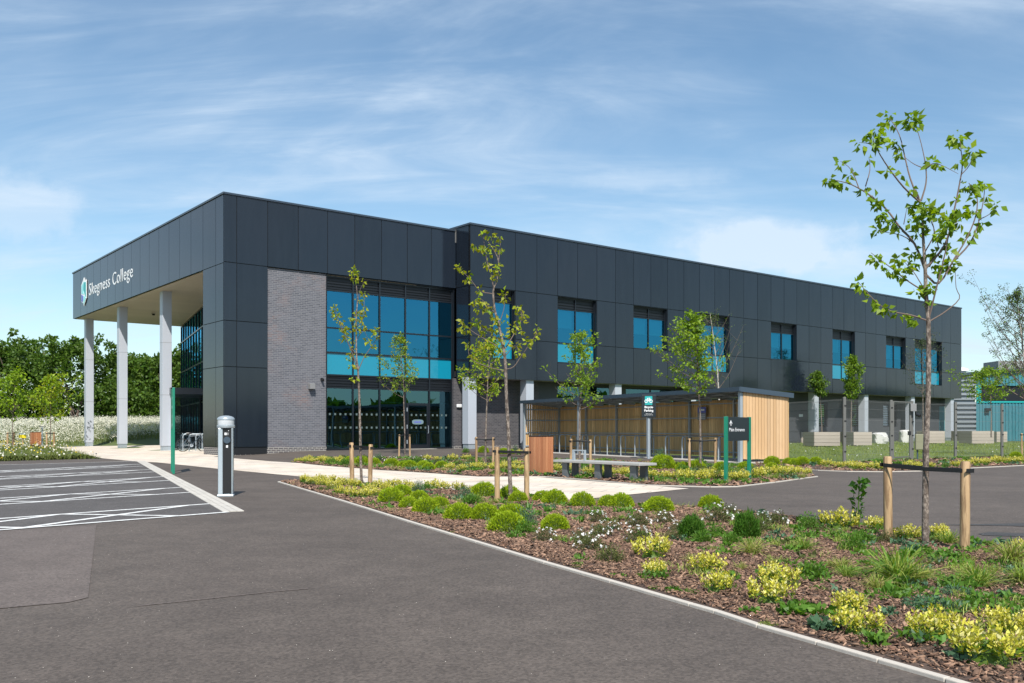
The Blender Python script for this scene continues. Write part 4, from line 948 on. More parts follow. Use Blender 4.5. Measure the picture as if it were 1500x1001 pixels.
def support(base, up_l, up_r, h, label, strap=.88, r=.04):
    """two driven stakes and the black strap between them and the trunk; up_l, up_r are ground points"""
    s = tag(empty('tree_support', base), label, 'tree support'); q = []
    for g in (up_l, up_r):
        p = g-base; tl = Vector((random.uniform(-.02, .02), random.uniform(-.02, .02), h*random.uniform(.97, 1.03))); m = MB(); m.tube([p+Vector((0, 0, -.05)), p+tl*.5, p+tl*.985, p+tl], [r, r*.98, r*.96, r*.8], 12); o = m.build('stake', 'stake', s, smooth_=True); q.append(p+tl*strap)
    m = MB(); c = Vector((0, 0, h*strap-.0))
    for a in q:
        d = (a-c).normalized(); e = a+d*(r+.008); y = Vector((d.y, -d.x, 0)).normalized()*(r+.007)
        for sg in (-1, 1): m.bar(c*1.0+y*sg*.75, e-d*r+y*sg, .006, .042)
        m.bar(e-d*.0+y, e-d*.0-y, .006, .042)
    m.build('strap', 'black', s, bevel=.002); return s
# tree A (near, right of the beds)
bA = P(1356, 803)
def S3(pts): return [(1180+x/3.128, 150+y/3.128) for x, y in pts]
A_tr = [(1355.5, 760), (1356, 700), (1357, 640), (1360, 560)]+S3([(562, 1001), (552, 880), (548, 760), (540, 640), (535, 520), (525, 455), (505, 400)])
A_br = [S3(q) for q in ([(560, 1015), (575, 1000), (640, 960), (705, 900), (690, 850), (685, 760)], [(556, 1000), (480, 975), (400, 960), (340, 930), (290, 880), (240, 822)], [(550, 870), (470, 820), (400, 765), (340, 720), (300, 690)],
    [(548, 770), (500, 650), (430, 570), (370, 490), (300, 430), (245, 395), (190, 370), (108, 352)], [(245, 395), (210, 310), (160, 270)], [(275, 385), (295, 310), (290, 250)], [(525, 460), (450, 390), (380, 300), (330, 220), (308, 165)], [(330, 220), (290, 190), (245, 185)],
    [(525, 465), (480, 350), (455, 250), (430, 150), (385, 70)], [(530, 450), (552, 370), (550, 290), (530, 190), (505, 105)], [(550, 305), (500, 285), (458, 255)], [(552, 300), (600, 280), (700, 328)], [(552, 760), (640, 650), (680, 500), (710, 350), (718, 280), (708, 180)], [(715, 330), (750, 290), (768, 235)],
    [(552, 790), (610, 830), (680, 720), (740, 620), (780, 520), (785, 430), (748, 370)], [(685, 720), (750, 650), (790, 560), (815, 450), (822, 370)], [(790, 540), (840, 515), (878, 480)], [(545, 690), (590, 600), (570, 530), (575, 480)], [(560, 1010), (600, 850), (640, 690), (660, 600), (700, 540)], [(500, 650), (440, 610), (330, 590)], [(540, 850), (490, 770), (440, 720)], [(450, 560), (465, 480)], [(610, 670), (580, 540)])]
A_tf = [(x/3.128+1180, y/3.128+150, f) for x, y, f in ((110, 352, 1), (140, 362, .9), (178, 375, .8), (160, 275, 1), (205, 332, .5), (270, 405, .9), (290, 260, .5), (318, 450, 1), (332, 470, .9), (345, 510, 1), (345, 535, .7), (255, 190, 1.1), (310, 185, 1.1), (325, 128, 1.1), (350, 158, .8), (380, 62, 1.3), (400, 100, .9), (400, 190, .9), (425, 195, .8), (485, 75, 1.4), (490, 105, 1.1), (505, 90, 1), (430, 240, .6), (480, 400, .7), (440, 330, .3), (375, 315, .4), (575, 275, .9), (610, 290, .6), (695, 165, 1.4), (710, 185, .8), (768, 225, 1.2), (755, 255, .7), (748, 375, 1.2), (758, 400, .9), (775, 440, .6), (770, 495, 1), (820, 375, .9), (830, 430, .5), (805, 560, .5), (765, 600, .8), (740, 630, .4), (876, 480, .9), (700, 275, .4), (690, 450, .5),
    (500, 480, 1.0), (530, 470, 1.3), (560, 480, 1.1), (550, 500, 1.2), (500, 545, 1.2), (525, 560, 1.2), (555, 575, .9), (595, 500, 1), (610, 525, .9), (645, 530, 1.2), (640, 560, 1.1), (705, 510, 1.1), (700, 550, .9), (640, 590, .9), (600, 610, .8), (650, 655, .7), (600, 690, 1), (510, 600, .8), (430, 715, 1.1), (490, 690, .9), (490, 740, 1), (455, 760, .8), (435, 800, .8), (325, 715, .9), (345, 735, .7), (390, 770, .7), (430, 590, .5), (395, 560, .7), (405, 545, .6), (330, 590, .9), (600, 770, .9), (650, 750, 1), (670, 740, .8), (560, 855, 1), (580, 850, .7), (510, 870, .8), (555, 910, .6), (240, 825, .8), (262, 850, .5), (300, 905, .8), (345, 940, 1.1), (370, 955, .8), (500, 990, 1), (425, 975, .4), (680, 790, .4), (660, 690, .5), (540, 700, .6), (590, 740, .6))]
traced('young_tree', 'tall thin young tree with sparse bright green leaves in the near mulch bed', (1356, 803), A_tr, A_br, A_tf, ['leaf_mid', 'leaf_lime'], .088, .056, 13, .038, seed=5)
support(bA, P(1301, 795), P(1413, 811), .92, 'thick pine stakes and black strap holding the tall thin tree near the camera', .90, .048)
# tree in the tip of the near bed
def S2(pts): return [(460+x/3.336, 380+y/3.336) for x, y in pts]
tr = [(529, 690)]+S2([(226, 880), (222, 700), (215, 540), (208, 480), (206, 300), (212, 200), (205, 120), (190, 60)])
br = [S2(q) for q in ([(215, 550), (180, 440), (135, 340), (100, 235)], [(215, 545), (250, 470), (300, 400), (308, 350)], [(210, 230), (225, 150), (245, 110)], [(208, 330), (240, 290), (247, 170)], [(210, 470), (160, 400), (130, 300)], [(216, 520), (190, 470), (165, 480)], [(216, 600), (195, 590)], [(207, 400), (240, 350), (265, 390)])]
tf = [(460+x/3.336, 380+y/3.336, f) for x, y, f in ((185, 75, 1.1), (195, 58, 1.2), (200, 95, 1), (240, 112, 1.1), (215, 200, .9), (245, 168, 1), (245, 245, 1.1), (240, 275, .8), (180, 290, .7), (100, 240, 1.2), (110, 270, 1), (128, 300, 1.1), (140, 335, 1), (88, 275, .7), (200, 310, 1), (230, 300, 1), (215, 345, .9), (180, 340, .8), (240, 330, .9), (190, 395, .9), (262, 395, 1.2), (305, 352, 1.1), (300, 378, .8), (285, 430, .7), (180, 460, .9), (168, 485, .6), (196, 585, 1.1), (185, 525, .6), (150, 370, 1), (160, 350, .8), (210, 260, .7), (250, 470, .7), (140, 390, .6), (200, 430, .6))]
traced('young_tree', 'thin young tree with yellowish leaves in the pointed tip of the near bed', (530, 711.5), tr, br, tf, ['leaf_gold', 'leaf_lime'], .085, .075, 13, .034, seed=3)
support(P(530, 711.5), P(516, 712.5), P(542, 712.5), .92, 'stakes and strap around the yellowish tree in the bed tip', .92, .05)
def S4(pts): return [(650+x/3.75, 320+y/3.75) for x, y in pts]
tr = [(747, 700), (744.5, 630)]+S4([(345, 1000), (340, 830), (330, 720), (305, 600), (280, 500), (272, 400), (293, 335), (300, 235), (272, 172), (245, 130)])
br = [S4(q) for q in ([(272, 415), (200, 400), (150, 340), (80, 268)], [(290, 700), (170, 630), (105, 580)], [(335, 720), (395, 620), (430, 540), (405, 478)], [(340, 830), (385, 815), (430, 750), (500, 650), (515, 600)], [(338, 840), (240, 815), (150, 770), (130, 690)], [(300, 590), (330, 500), (340, 410)], [(280, 520), (200, 440), (170, 455)], [(275, 420), (265, 330), (240, 250), (215, 90)], [(300, 250), (310, 160), (312, 100)], [(320, 690), (270, 640), (190, 590)], [(285, 560), (220, 500)], [(335, 760), (390, 700), (420, 740)])]
tf = [(650+x/3.75, 320+y/3.75, f) for x, y, f in ((215, 90, .9), (260, 100, .9), (312, 108, 1.2), (310, 165, .8), (180, 152, 1.1), (200, 165, .7), (235, 170, .9), (265, 150, 1), (245, 195, .8), (310, 178, .5), (238, 250, 1), (292, 262, .9), (262, 312, 1), (288, 290, 1), (286, 326, .8), (85, 270, 1), (105, 290, .6), (130, 310, .7), (130, 338, .8), (200, 398, .8), (340, 415, 1.1), (335, 440, .9), (165, 457, .9), (210, 450, .8), (195, 502, 1), (240, 490, 1.1), (260, 510, .9), (280, 535, 1), (165, 570, 1.2), (185, 580, 1.1), (110, 600, 1.2), (130, 610, 1.1), (100, 560, .7), (200, 600, .9), (222, 620, .8), (300, 560, 1), (280, 600, .9), (300, 640, .8), (410, 490, 1), (430, 530, 1.1), (432, 570, .9), (385, 602, 1.1), (370, 618, .9), (430, 620, .7), (512, 608, 1.1), (490, 660, .9), (465, 682, .9), (140, 690, .9), (180, 720, .9), (200, 655, .8), (270, 650, .9), (330, 660, .9), (300, 720, .9), (250, 700, .8), (390, 700, 1), (420, 742, .9), (160, 760, .6), (210, 700, .6), (350, 560, .5))]
traced('young_tree', 'tallest thin young tree with spreading upward branches between hebe shrubs and the timber bin', (749, 737), tr, br, tf, ['leaf_gold', 'leaf_lime'], .082, .072, 12, .036, seed=11)
support(P(749, 737), P(728.5, 738), P(771.5, 736), .93, 'stakes and strap around the tallest tree in front of the timber bin', .92, .045)
# generic young trees
def gtree(u, v, vtop, ucl, ucr, c0, label, leaf, seed, L=.11, nb=22, n=9, lean=0., **k):
    b = P(u, v); s = b.y/F; Ht = (v-vtop)*s; Wd = (ucr-ucl)/2*s; 
    return b, grown(k.pop('name', 'young_tree'), label, b, Ht, c0, Wd, k.pop('r0', .038), nb, leaf, L, n, lean=(lean*s, 0), off=(((ucl+ucr)/2-(u+lean*.6))*s, 0), seed=seed, **k)
b, t = gtree(711, 684, 497, 672, 738, .50, 'small young tree with dense low twigs beside the first white column', ['leaf_lime', 'leaf_gold'], 21, .10, 22, 7, 8, tuft=.12, skip=.15)
support(b, P(698, 684), P(722, 684.5), .95, 'slim stakes and strap around the small tree beside the first white column', .93)
b, t = gtree(849, 690, 486, 812, 890, .44, 'round headed young tree with bright leaves behind the stone bench', ['leaf_mid', 'leaf_lime'], 22, .09, 26, 9, 4, tuft=.10, skip=.32, prof=lambda h: (1-h)**.8*1.25+.16)
support(b, P(836, 691), P(865, 690), .95, 'stakes and strap around the tree behind the stone bench', .93)
b, t = gtree(1026, 690, 459, 964, 1050, .47, 'bushy young tree with the densest bright green crown beside the direction sign', ['leaf_mid', 'leaf_lime'], 23, .095, 34, 11, -8, tuft=.12, skip=.25, prof=lambda h: (1-h)**.7*1.2+.14)
support(b, P(1010, 690.5), P(1047.5, 690), .95, 'stakes and strap around the bushy tree beside the direction sign', .93)
b, t = gtree(593, 668, 488, 555, 610, .47, 'small conical young tree standing in front of the glazed door', ['leaf_mid', 'leaf_gold'], 24, .10, 26, 8, -7, tuft=.12, skip=.3, prof=lambda h: (1-h)**1.0*1.2+.14)
support(b, P(584.5, 671), P(600.5, 670), 1.0, 'stakes and strap around the small conical tree at the glazed door', .96)
grown('birch_tree', 'bare looking birch with a white trunk rising behind the cycle shelter', Vector((11.4, 50.0, 0)), 7.6, .42, 1.2, .07, 24, ['leaf_far', 'leaf_lime'], .06, 7, lean=(-.55, 0), barkm='barkbirch', seed=31, up=1.5, tuft=.18, skip=.25)
k = F*(H-.1)/(653-V0)
def ptree(u, vtop, ucl, ucr, c0, label, leaf, seed, lean=0., Y=67.6, L=.15, n=9, v=640, **kw):
    s = Y/F; b = at(u, v, Y); nm = kw.pop('name', 'young_tree')
    grown(nm, label, b, (v-vtop)*s, c0, (ucr-ucl)/2*s, kw.pop('r0', .055), kw.pop('nb', 20), leaf, L, n, lean=(lean*s, 0), off=(((ucl+ucr)/2-u-lean*.7)*s, 0), seed=seed, **kw)
ptree(1204, 545, 1187, 1207, .64, 'narrow leafy young tree growing out of the planter nearest the shelter end', ['leaf_hedge', 'leaf_mid'], 41, -7, tuft=.22, n=14)
ptree(1247, 521, 1237, 1262, .46, 'slender column shaped young tree in front of the last tall windows', ['leaf_mid', 'leaf_hedge'], 42, 2, tuft=.24, n=13, nb=26)
ptree(1352, 498, 1322, 1382, .40, 'sparse greyish tree partly hidden behind the near tree trunk', 'leaf_far', 43, 0, L=.10, n=8, tuft=.25, skip=.2, nb=26, up=1.2)
ptree(1452, 540, 1402, 1482, .50, 'low spreading young tree in front of the teal shed window', ['leaf_mid', 'leaf_lime'], 44, -2, Y=64, L=.16, n=8, tuft=.22, nb=26, up=.4)
grown('birch_tree', 'tall grey green birch with a pale trunk in front of the teal shed', at(1506, 668, 41.9), 7.6, .30, 1.9, .085, 42, ['leaf_far', 'leaf_mid'], .07, 15, lean=(-.55, 0), barkm='barkbirch', seed=45, up=1.3, tuft=.17, sub=5)
b = P(1509, 668.5); support(b, P(1497, 669), P(1522, 669), 1.02, 'stakes and strap around the pale trunked birch by the teal shed', .93)
b, t = gtree(18, 656, 543, -12, 50, .32, 'thin yellow green young tree furthest along the flower bank by the hedge', ['leaf_lime', 'leaf_mid'], 51, .19, 20, 6, 6, tuft=.25)
support(b, P(11, 657), P(20, 655.5), 1.0, 'stakes and strap around the thin tree beside the small yellow sign', .93, .06)
b, t = gtree(74, 656, 551, 38, 106, .34, 'yellow green young tree between the small timber bin and first canopy column', ['leaf_lime', 'leaf_gold'], 52, .19, 24, 6, 0, tuft=.25)
support(b, P(68.5, 657), P(79, 656.5), 1.0, 'stakes and strap around the tree beside the small timber bin', .93, .06)

# hedgerow trees beyond the flower bank
def hedge_tree(x, y, ztop, w, label, seed, leaf, zb=1.0, nl=8500, L=.36):
    rs = np.random.default_rng(seed); base = Vector((x, y, gz(x, y))); Ht = ztop-base.z; tb = MB()
    for k in range(5):
        a = rs.uniform(0, 6.28); e = Vector((math.cos(a)*w*.55, math.sin(a)*w*.4, Ht*rs.uniform(.55, .92))); c = curve([Vector((0, 0, -.1)), Vector((e.x*.25, e.y*.25, e.z*.4)), e], 4); tb.tube(c, [.16*(1-.85*i/(len(c)-1)) for i in range(len(c))], 6)
    nc = 150; P0 = []; 
    for k in range(nc):
        h = rs.uniform(.0, 1)**.95; rr = w*(math.sin(math.pi*min(1, .34+.62*h)))**.6*rs.uniform(.35, 1.05); a = rs.uniform(0, 6.28); P0.append((math.cos(a)*rr, math.sin(a)*rr*.8, Ht*(.02+.96*h)-(rr/w)**2*Ht*.12, rs.uniform(.5, 1.)))
    P0 += [(w*.9*rs.uniform(-1, 1), w*.5*rs.uniform(-1, 1), Ht*rs.uniform(.80, 1.10), rs.uniform(.25, .5)) for _ in range(26)]; nc += 26; P0 = np.array(P0); i = rs.integers(0, nc, nl); q = P0[i]; d = unit(rs.normal(size=(nl, 3))); p = q[:, :3]+d*q[:, 3:]*rs.uniform(.2, 1, (nl, 1))*.85; p[:, 2] = np.maximum(p[:, 2], -.2)
    V, Fq = leaves(p, d+np.array([0, 0, -.1]), rs.uniform(.6, 1.2, nl)*L, .65, .15, .2)
    t = tag(empty('hedge_tree', base), label, 'tree', 'dense trees behind the flower bank'); tb.build('trunk', 'twig', t); npmesh('crown', V, Fq, ['leaf_hedge'], parent=t)
hs = [(-64, 92, 8.4, 5.0, 'dense green tree at the outer end of the hedge line'), (-56, 90, 8.2, 4.6, 'dense hedge tree behind the small yellow sign'), (-49.5, 92, 9.8, 4.4, 'rounded dense hedge tree with the highest leafy top'), (-43, 90, 9.3, 4.2, 'dense hedge tree behind the small timber bin and staked tree'), (-37, 92, 7.9, 4.0, 'dense hedge tree beside the first white canopy column'), (-32, 92, 8.6, 4.0, 'dense hedge tree between the first and second white canopy columns'), (-28.5, 96, 7.6, 3.6, 'tufted hedge tree behind the second white canopy column'), (-24.5, 94, 6.0, 3.6, 'lower dense hedge tree between the second and third canopy columns'), (-20, 97, 5.2, 3.8, 'low hedge tree behind the third canopy column'), (-14.5, 99, 4.6, 3.6, 'low hedge tree glimpsed beside the entrance lobby')]
hs += [(-40, 95, 8.3, 4.2, 'dense hedge tree filling in just behind the first canopy column'), (-34.6, 91, 7.9, 3.8, 'dense hedge tree standing close behind the second canopy column'), (-26.2, 93, 6.6, 3.6, 'shorter dense hedge tree close to the third canopy column'), (-52.5, 95, 8.6, 4.2, 'dense hedge tree between the two staked trees on the bank'), (-22, 95, 5.6, 3.4, 'low dense hedge tree hidden mostly by the third canopy column')]
for i, (x, y, z, w, lb) in enumerate(hs): hedge_tree(x*1.0, y, z+.1, w*1.28, lb, 60+i, 'leaf_hedge')
# wooded skyline beyond the frame on the right: it shows in the glass and the glossy cladding
def far_wood():
    V = []; Fq = []; n = 0; rs = np.random.default_rng(3)
    for k in range(46):
        a = R(34+k*2.1); d = rs.uniform(92, 116); c = np.array([math.sin(a)*d, math.cos(a)*d, 0]); h = rs.uniform(3.5, 6.2); w = rs.uniform(4, 6); m = 420
        q = unit(rs.normal(size=(m, 3))); p = c+q*np.array([w, w, h*.5])*rs.uniform(.6, 1, (m, 1))+np.array([0, 0, h*.5]); v, f = leaves(p, q, rs.uniform(1.2, 2.2, m), .8); V.append(v); Fq.append(f+n); n += len(v)
    tag(npmesh('far_trees', np.concatenate(V), np.concatenate(Fq), 'leaf_hedge'), 'far wooded edge reflected in the glass', 'woodland', kind='stuff')
far_wood()

# ------------------------------------------------------------------ plants
def dirs_up(n, spread=1.): d = rng.normal(size=(n, 3)); d[:, 2] = np.abs(d[:, 2])*1.0+.05; return unit(d*np.array([spread, spread, 1]))
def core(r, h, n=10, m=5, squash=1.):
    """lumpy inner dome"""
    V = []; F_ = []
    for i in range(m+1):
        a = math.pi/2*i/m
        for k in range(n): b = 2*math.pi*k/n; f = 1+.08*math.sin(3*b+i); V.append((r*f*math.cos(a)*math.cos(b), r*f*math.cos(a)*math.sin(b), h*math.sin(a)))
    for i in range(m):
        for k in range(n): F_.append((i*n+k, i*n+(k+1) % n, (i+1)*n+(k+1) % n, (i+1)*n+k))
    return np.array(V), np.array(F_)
def make_hebe(sd):
    d = dirs_up(2600); d[:, 2] -= .12; d = unit(d); th = np.arctan2(d[:, 1], d[:, 0]); lump = 1+.05*np.sin(5*th+sd)*d[:, 2]+.06*np.sin(9*d[:, 0]+sd)*np.cos(8*d[:, 1])+rng.normal(0, .035, len(d))
    p = d*np.array([.235, .235, .225])*lump[:, None]*rng.uniform(.86, 1., (len(d), 1)); p[:, 2] = np.maximum(p[:, 2]+.02, .004)
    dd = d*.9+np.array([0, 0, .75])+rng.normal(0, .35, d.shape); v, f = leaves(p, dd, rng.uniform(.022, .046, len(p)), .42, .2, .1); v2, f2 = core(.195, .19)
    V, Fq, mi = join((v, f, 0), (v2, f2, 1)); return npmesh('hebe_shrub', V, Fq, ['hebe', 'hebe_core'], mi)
def make_euon(sd, small=1.):
    ns = 62; a = rng.uniform(0, 6.28, ns); r = .24*np.sqrt(rng.uniform(0, 1, ns)); base = np.stack([np.cos(a)*r, np.sin(a)*r*(.75+.25*math.sin(sd)), np.zeros(ns)], 1); h = (.32-.50*r)*rng.uniform(.65, 1.25, ns)+.04
    PP = []; DD = []; LL = []; MI = []
    for i in range(ns):
        m = 13; t = rng.uniform(.35, 1, m); lean = base[i]*np.array([.5, .5, 0]); p = base[i]+lean*t[:, None]+np.array([0, 0, h[i]])*t[:, None]; an = rng.uniform(0, 6.28, m); el = .15+.9*t
        d = np.stack([np.cos(an)*np.cos(el), np.sin(an)*np.cos(el), np.sin(el)], 1); PP.append(p+d*.008); DD.append(d); LL.append(rng.uniform(.035, .062, m)); MI.append(np.where(t > .62, rng.choice([0, 1], m, p=[.7, .3]), rng.choice([0, 2], m, p=[.35, .65])))
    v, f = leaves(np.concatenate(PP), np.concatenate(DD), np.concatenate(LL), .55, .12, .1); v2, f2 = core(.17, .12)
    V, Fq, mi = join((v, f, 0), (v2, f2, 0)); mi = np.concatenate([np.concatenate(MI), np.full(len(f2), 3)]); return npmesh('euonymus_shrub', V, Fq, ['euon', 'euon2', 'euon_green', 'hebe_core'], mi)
def make_loose(name, leaf, n=900, r=.24, h=.30, L=.04, wr=.45, flowers=0, up=.4):
    t = empty(name) if flowers else None
    d = dirs_up(n); p = d*np.array([r, r, h])*rng.uniform(.25, 1, (n, 1))**.7*(1+.15*np.sin(6*d[:, :1]+3*d[:, 1:2])); p[:, 2] = np.maximum(p[:, 2], .003)
    v, f = leaves(p, d+np.array([0, 0, up])+rng.normal(0, .5, d.shape), rng.uniform(.6, 1.2, n)*L, wr, .15, .15); k = 26; dd = dirs_up(k); b = blades(np.zeros((k, 3)), dd, r*1.0, .006, .1)
    V, Fq, mi = join((v, f, 0), (b[0], b[1], 1)); o = npmesh(name if not flowers else 'foliage', V, Fq, [leaf, 'twig'], mi, parent=t)
    if not flowers: return o
    fd = dirs_up(flowers, 1.); fp = fd*np.array([r, r, h])*rng.uniform(.92, 1.12, (flowers, 1)); PP = []; DD = []
    for i in range(flowers):
        nn = unit(fd[i]+np.array([0, -.35, .5])); s = unit(np.cross(nn, [0.3, .2, .9])); u = np.cross(nn, s)
        for k in range(5): a = k*1.2566; PP.append(fp[i]); DD.append(s*math.cos(a)+u*math.sin(a)+nn*.18)
    v, f = leaves(np.array(PP), np.array(DD), .031, .95, .05, .0); npmesh('blossoms', v, f, 'petal', parent=t); t['_'] = 0; del t['_']; return t
def make_tuft(name, leaf, n=110, L=.34, W=.009, sp=.75, droop=.7, mix=None):
    d = dirs_up(n, sp); d[:, 2] += .35; p = np.concatenate([rng.normal(0, .035, (n, 2)), np.zeros((n, 1))], 1); v, f = blades(p, d, rng.uniform(.55, 1.1, n)*L, rng.uniform(.7, 1.3, n)*W, droop)
    mi = np.tile(rng.choice(2, n, p=[.7, .3]) if mix else np.zeros(n, int), 3); return npmesh(name, v, f, [leaf]+([mix] if mix else []), mi)
def make_dense(sd):
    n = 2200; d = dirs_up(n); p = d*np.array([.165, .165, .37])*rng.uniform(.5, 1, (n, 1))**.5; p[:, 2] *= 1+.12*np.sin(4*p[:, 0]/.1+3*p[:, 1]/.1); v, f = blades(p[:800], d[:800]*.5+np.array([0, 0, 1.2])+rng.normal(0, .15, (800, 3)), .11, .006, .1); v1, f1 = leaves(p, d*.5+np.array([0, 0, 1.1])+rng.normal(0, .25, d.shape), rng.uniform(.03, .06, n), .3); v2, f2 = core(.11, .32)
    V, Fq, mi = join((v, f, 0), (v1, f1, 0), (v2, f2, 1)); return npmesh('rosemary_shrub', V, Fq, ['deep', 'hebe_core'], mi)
def make_weed(name, leaf, n=90, r=.18, h=.12, L=.075, wr=.5):
    a = rng.uniform(0, 6.28, n); rr = r*np.sqrt(rng.uniform(0, 1, n)); p = np.stack([np.cos(a)*rr, np.sin(a)*rr, h*rng.uniform(.1, 1, n)*(1-.5*rr/r)], 1); el = rng.uniform(.1, .9, n); d = np.stack([np.cos(a+rng.normal(0, .8, n))*np.cos(el), np.sin(a+rng.normal(0, .8, n))*np.cos(el), np.sin(el)], 1)
    v, f = leaves(p, d, rng.uniform(.5, 1.2, n)*L, wr, .15, .3); k = 24; b = blades(np.zeros((k, 3)), dirs_up(k), r*.8, .006, .2); V, Fq, mi = join((v, f, 0), (b[0], b[1], 0)); return npmesh(name, V, Fq, [leaf], mi)
def make_tall(name, leaf, h=.36, n=80, L=.06):
    t = rng.uniform(.15, 1, n); a = rng.uniform(0, 6.28, n); p = np.stack([np.cos(a)*.02+.05*np.sin(3*t), np.sin(a)*.02, t*h], 1); el = rng.uniform(-.2, .8, n); d = np.stack([np.cos(a)*np.cos(el), np.sin(a)*np.cos(el), np.sin(el)], 1); v, f = leaves(p, d, rng.uniform(.6, 1.2, n)*L*(.6+.6*t), .5, .15, .25)
    m = MB(); m.tube([(0, 0, 0), (.03, 0, h*.5), (.05*math.sin(3), 0, h)], [.006, .005, .003], 5); v2 = np.array(m.v); f2 = np.array([q for q in m.f if len(q) == 4]); V, Fq, mi = join((v, f, 0), (v2, f2, 1)); return npmesh(name, V, Fq, [leaf, 'weed'], mi)
PR = {
 'hebe': [make_hebe(i) for i in range(4)], 'euon': [make_euon(i) for i in range(5)],
 'cistus': [make_loose('white_flower_shrub', 'olive', 1100, .25, .30, .035, .4, 20) for i in range(3)],
 'olive': [make_loose('low_shrub', 'olive', 1200, .22, .24, .034, .35), make_loose('low_shrub', 'olive', 1000, .22, .24, .034, .35)],
 'green': [make_loose('leafy_plant', 'weed', 900, .22, .27, .045, .42), make_loose('leafy_plant', 'weed', 700, .22, .22, .06, .4)],
 'blue': [make_loose('feathery_plant', 'bluegreen', 900, .20, .36, .05, .22, 0, .9)],
 'dense': [make_dense(0), make_dense(1)],
 'sedge': [make_tuft('grass_tuft', 'sedge', 190, .40, .009, .8, .65, 'weed'), make_tuft('grass_tuft', 'sedge', 150, .38, .010, .85, .75, 'straw')],
 'straw': [make_tuft('grass_tuft', 'straw', 110, .30, .008, .8, .6, 'sedge')],
 'blade': [make_tuft('iris_plant', 'deep', 12, .36, .030, .35, .1)],
 'weed': [make_weed('weed_plant', 'weed', 120), make_weed('weed_plant', 'weed', 90, .2, .08, .06)],
 'broad': [make_weed('broad_weed', 'weed', 46, .17, .14, .15, .65)],
 'mat': [make_weed('moss_mat', 'sedge', 260, .2, .035, .03, .4)],
 'lowmauve': [make_weed('ground_cover_plant', 'bluegreen', 420, .28, .14, .05, .4)],
 'tall': [make_tall('tall_weed', 'deep')],
}
for k, v in PR.items():
    for o in v: o['proto'] = 1
NAT = {'hebe': .41, 'euon': .50, 'cistus': .47, 'olive': .40, 'green': .40, 'blue': .42, 'dense': .33, 'sedge': .42, 'straw': .48, 'blade': .3, 'weed': .34, 'broad': .42, 'mat': .42, 'lowmauve': .60, 'tall': .14}
WHAT = {'hebe': ('bright green dome shrub', 'shrub'), 'euon': ('yellow variegated shrub', 'shrub'), 'cistus': ('white flowered shrub', 'shrub'), 'olive': ('olive twiggy shrub', 'shrub'), 'green': ('loose leafy plant', 'plant'), 'blue': ('feathery blue green plant', 'plant'), 'dense': ('upright dark green needle shrub', 'shrub'), 'sedge': ('green grass tuft', 'grass'), 'straw': ('straw grass tuft', 'grass'), 'blade': ('sword leaved plant', 'plant'), 'weed': ('small leafy weed', 'weed'), 'broad': ('broad leaved weed', 'weed'), 'mat': ('flat moss patch', 'moss'), 'lowmauve': ('grey green ground plant', 'plant'), 'tall': ('single tall leafy weed stem', 'weed')}
GRP = {'hebe': 'dome shaped green shrubs', 'euon': 'yellow variegated shrubs', 'cistus': 'white flowering shrubs', 'sedge': 'grass tufts', 'straw': 'grass tufts', 'weed': 'weeds in the mulch', 'green': 'leafy plants'}
ORD = 'first second third fourth fifth sixth seventh eighth ninth tenth eleventh twelfth thirteenth fourteenth fifteenth sixteenth seventeenth eighteenth nineteenth twentieth'.split()
ORD += [t+' '+o if o else n for t, n in (('twenty', ''), ('thirty', 'thirtieth'), ('forty', 'fortieth')) for o in ([''] if n else [])+ORD[:9]]
used = set()
def plants(bed, items):
    """items: kind -> [(u, v, width px[, height factor[, label]])]; v is the foot of the plant nearest the camera"""
    for kind, lst in items.items():
        lst = sorted(lst, key=lambda q: q[0])
        rest = [q for q in lst if len(q) < 5]
        for i, q in enumerate(lst):
            u, v, w = q[:3]; hf = q[3] if len(q) > 3 else 1.
            b = P(u, v); W = w*b.y/F; b = P(u, v, W*.32); W = w*b.y/F; b.z += .02
            ps = PR[kind]; src = ps[i % len(ps)]; s = W/NAT[kind]; rz = random.uniform(0, 6.28)
            if kind == 'cistus': rz = random.uniform(-.6, .6)
            sx = s*random.uniform(.94, 1.06)
            if id(src) not in used: used.add(id(src)); o = src; o.location = b; o.rotation_euler = (0, 0, rz); o.scale = (sx, s, s*hf)
            else: o = dup(src, b, rz, (sx, s, s*hf*random.uniform(.92, 1.08)))
            if 'proto' in o: del o['proto']
            if len(q) > 4: lb = q[4]
            else:
                ri = next(r for r in bed if u < r[0]); peers = [p_ for p_ in rest if next(r for r in bed if p_[0] < r[0]) is ri]
                lb = f'{WHAT[kind][0]} '+('' if ri[1].startswith('in') else 'in the ')+ri[1] if len(peers) == 1 else f'{ORD[peers.index(q)]} {WHAT[kind][0]} from {ri[2]}, {ri[1]}'
            if len(lb.split()) > 16: print('LONG', lb)
            tag(o, lb, WHAT[kind][1], GRP.get(kind))
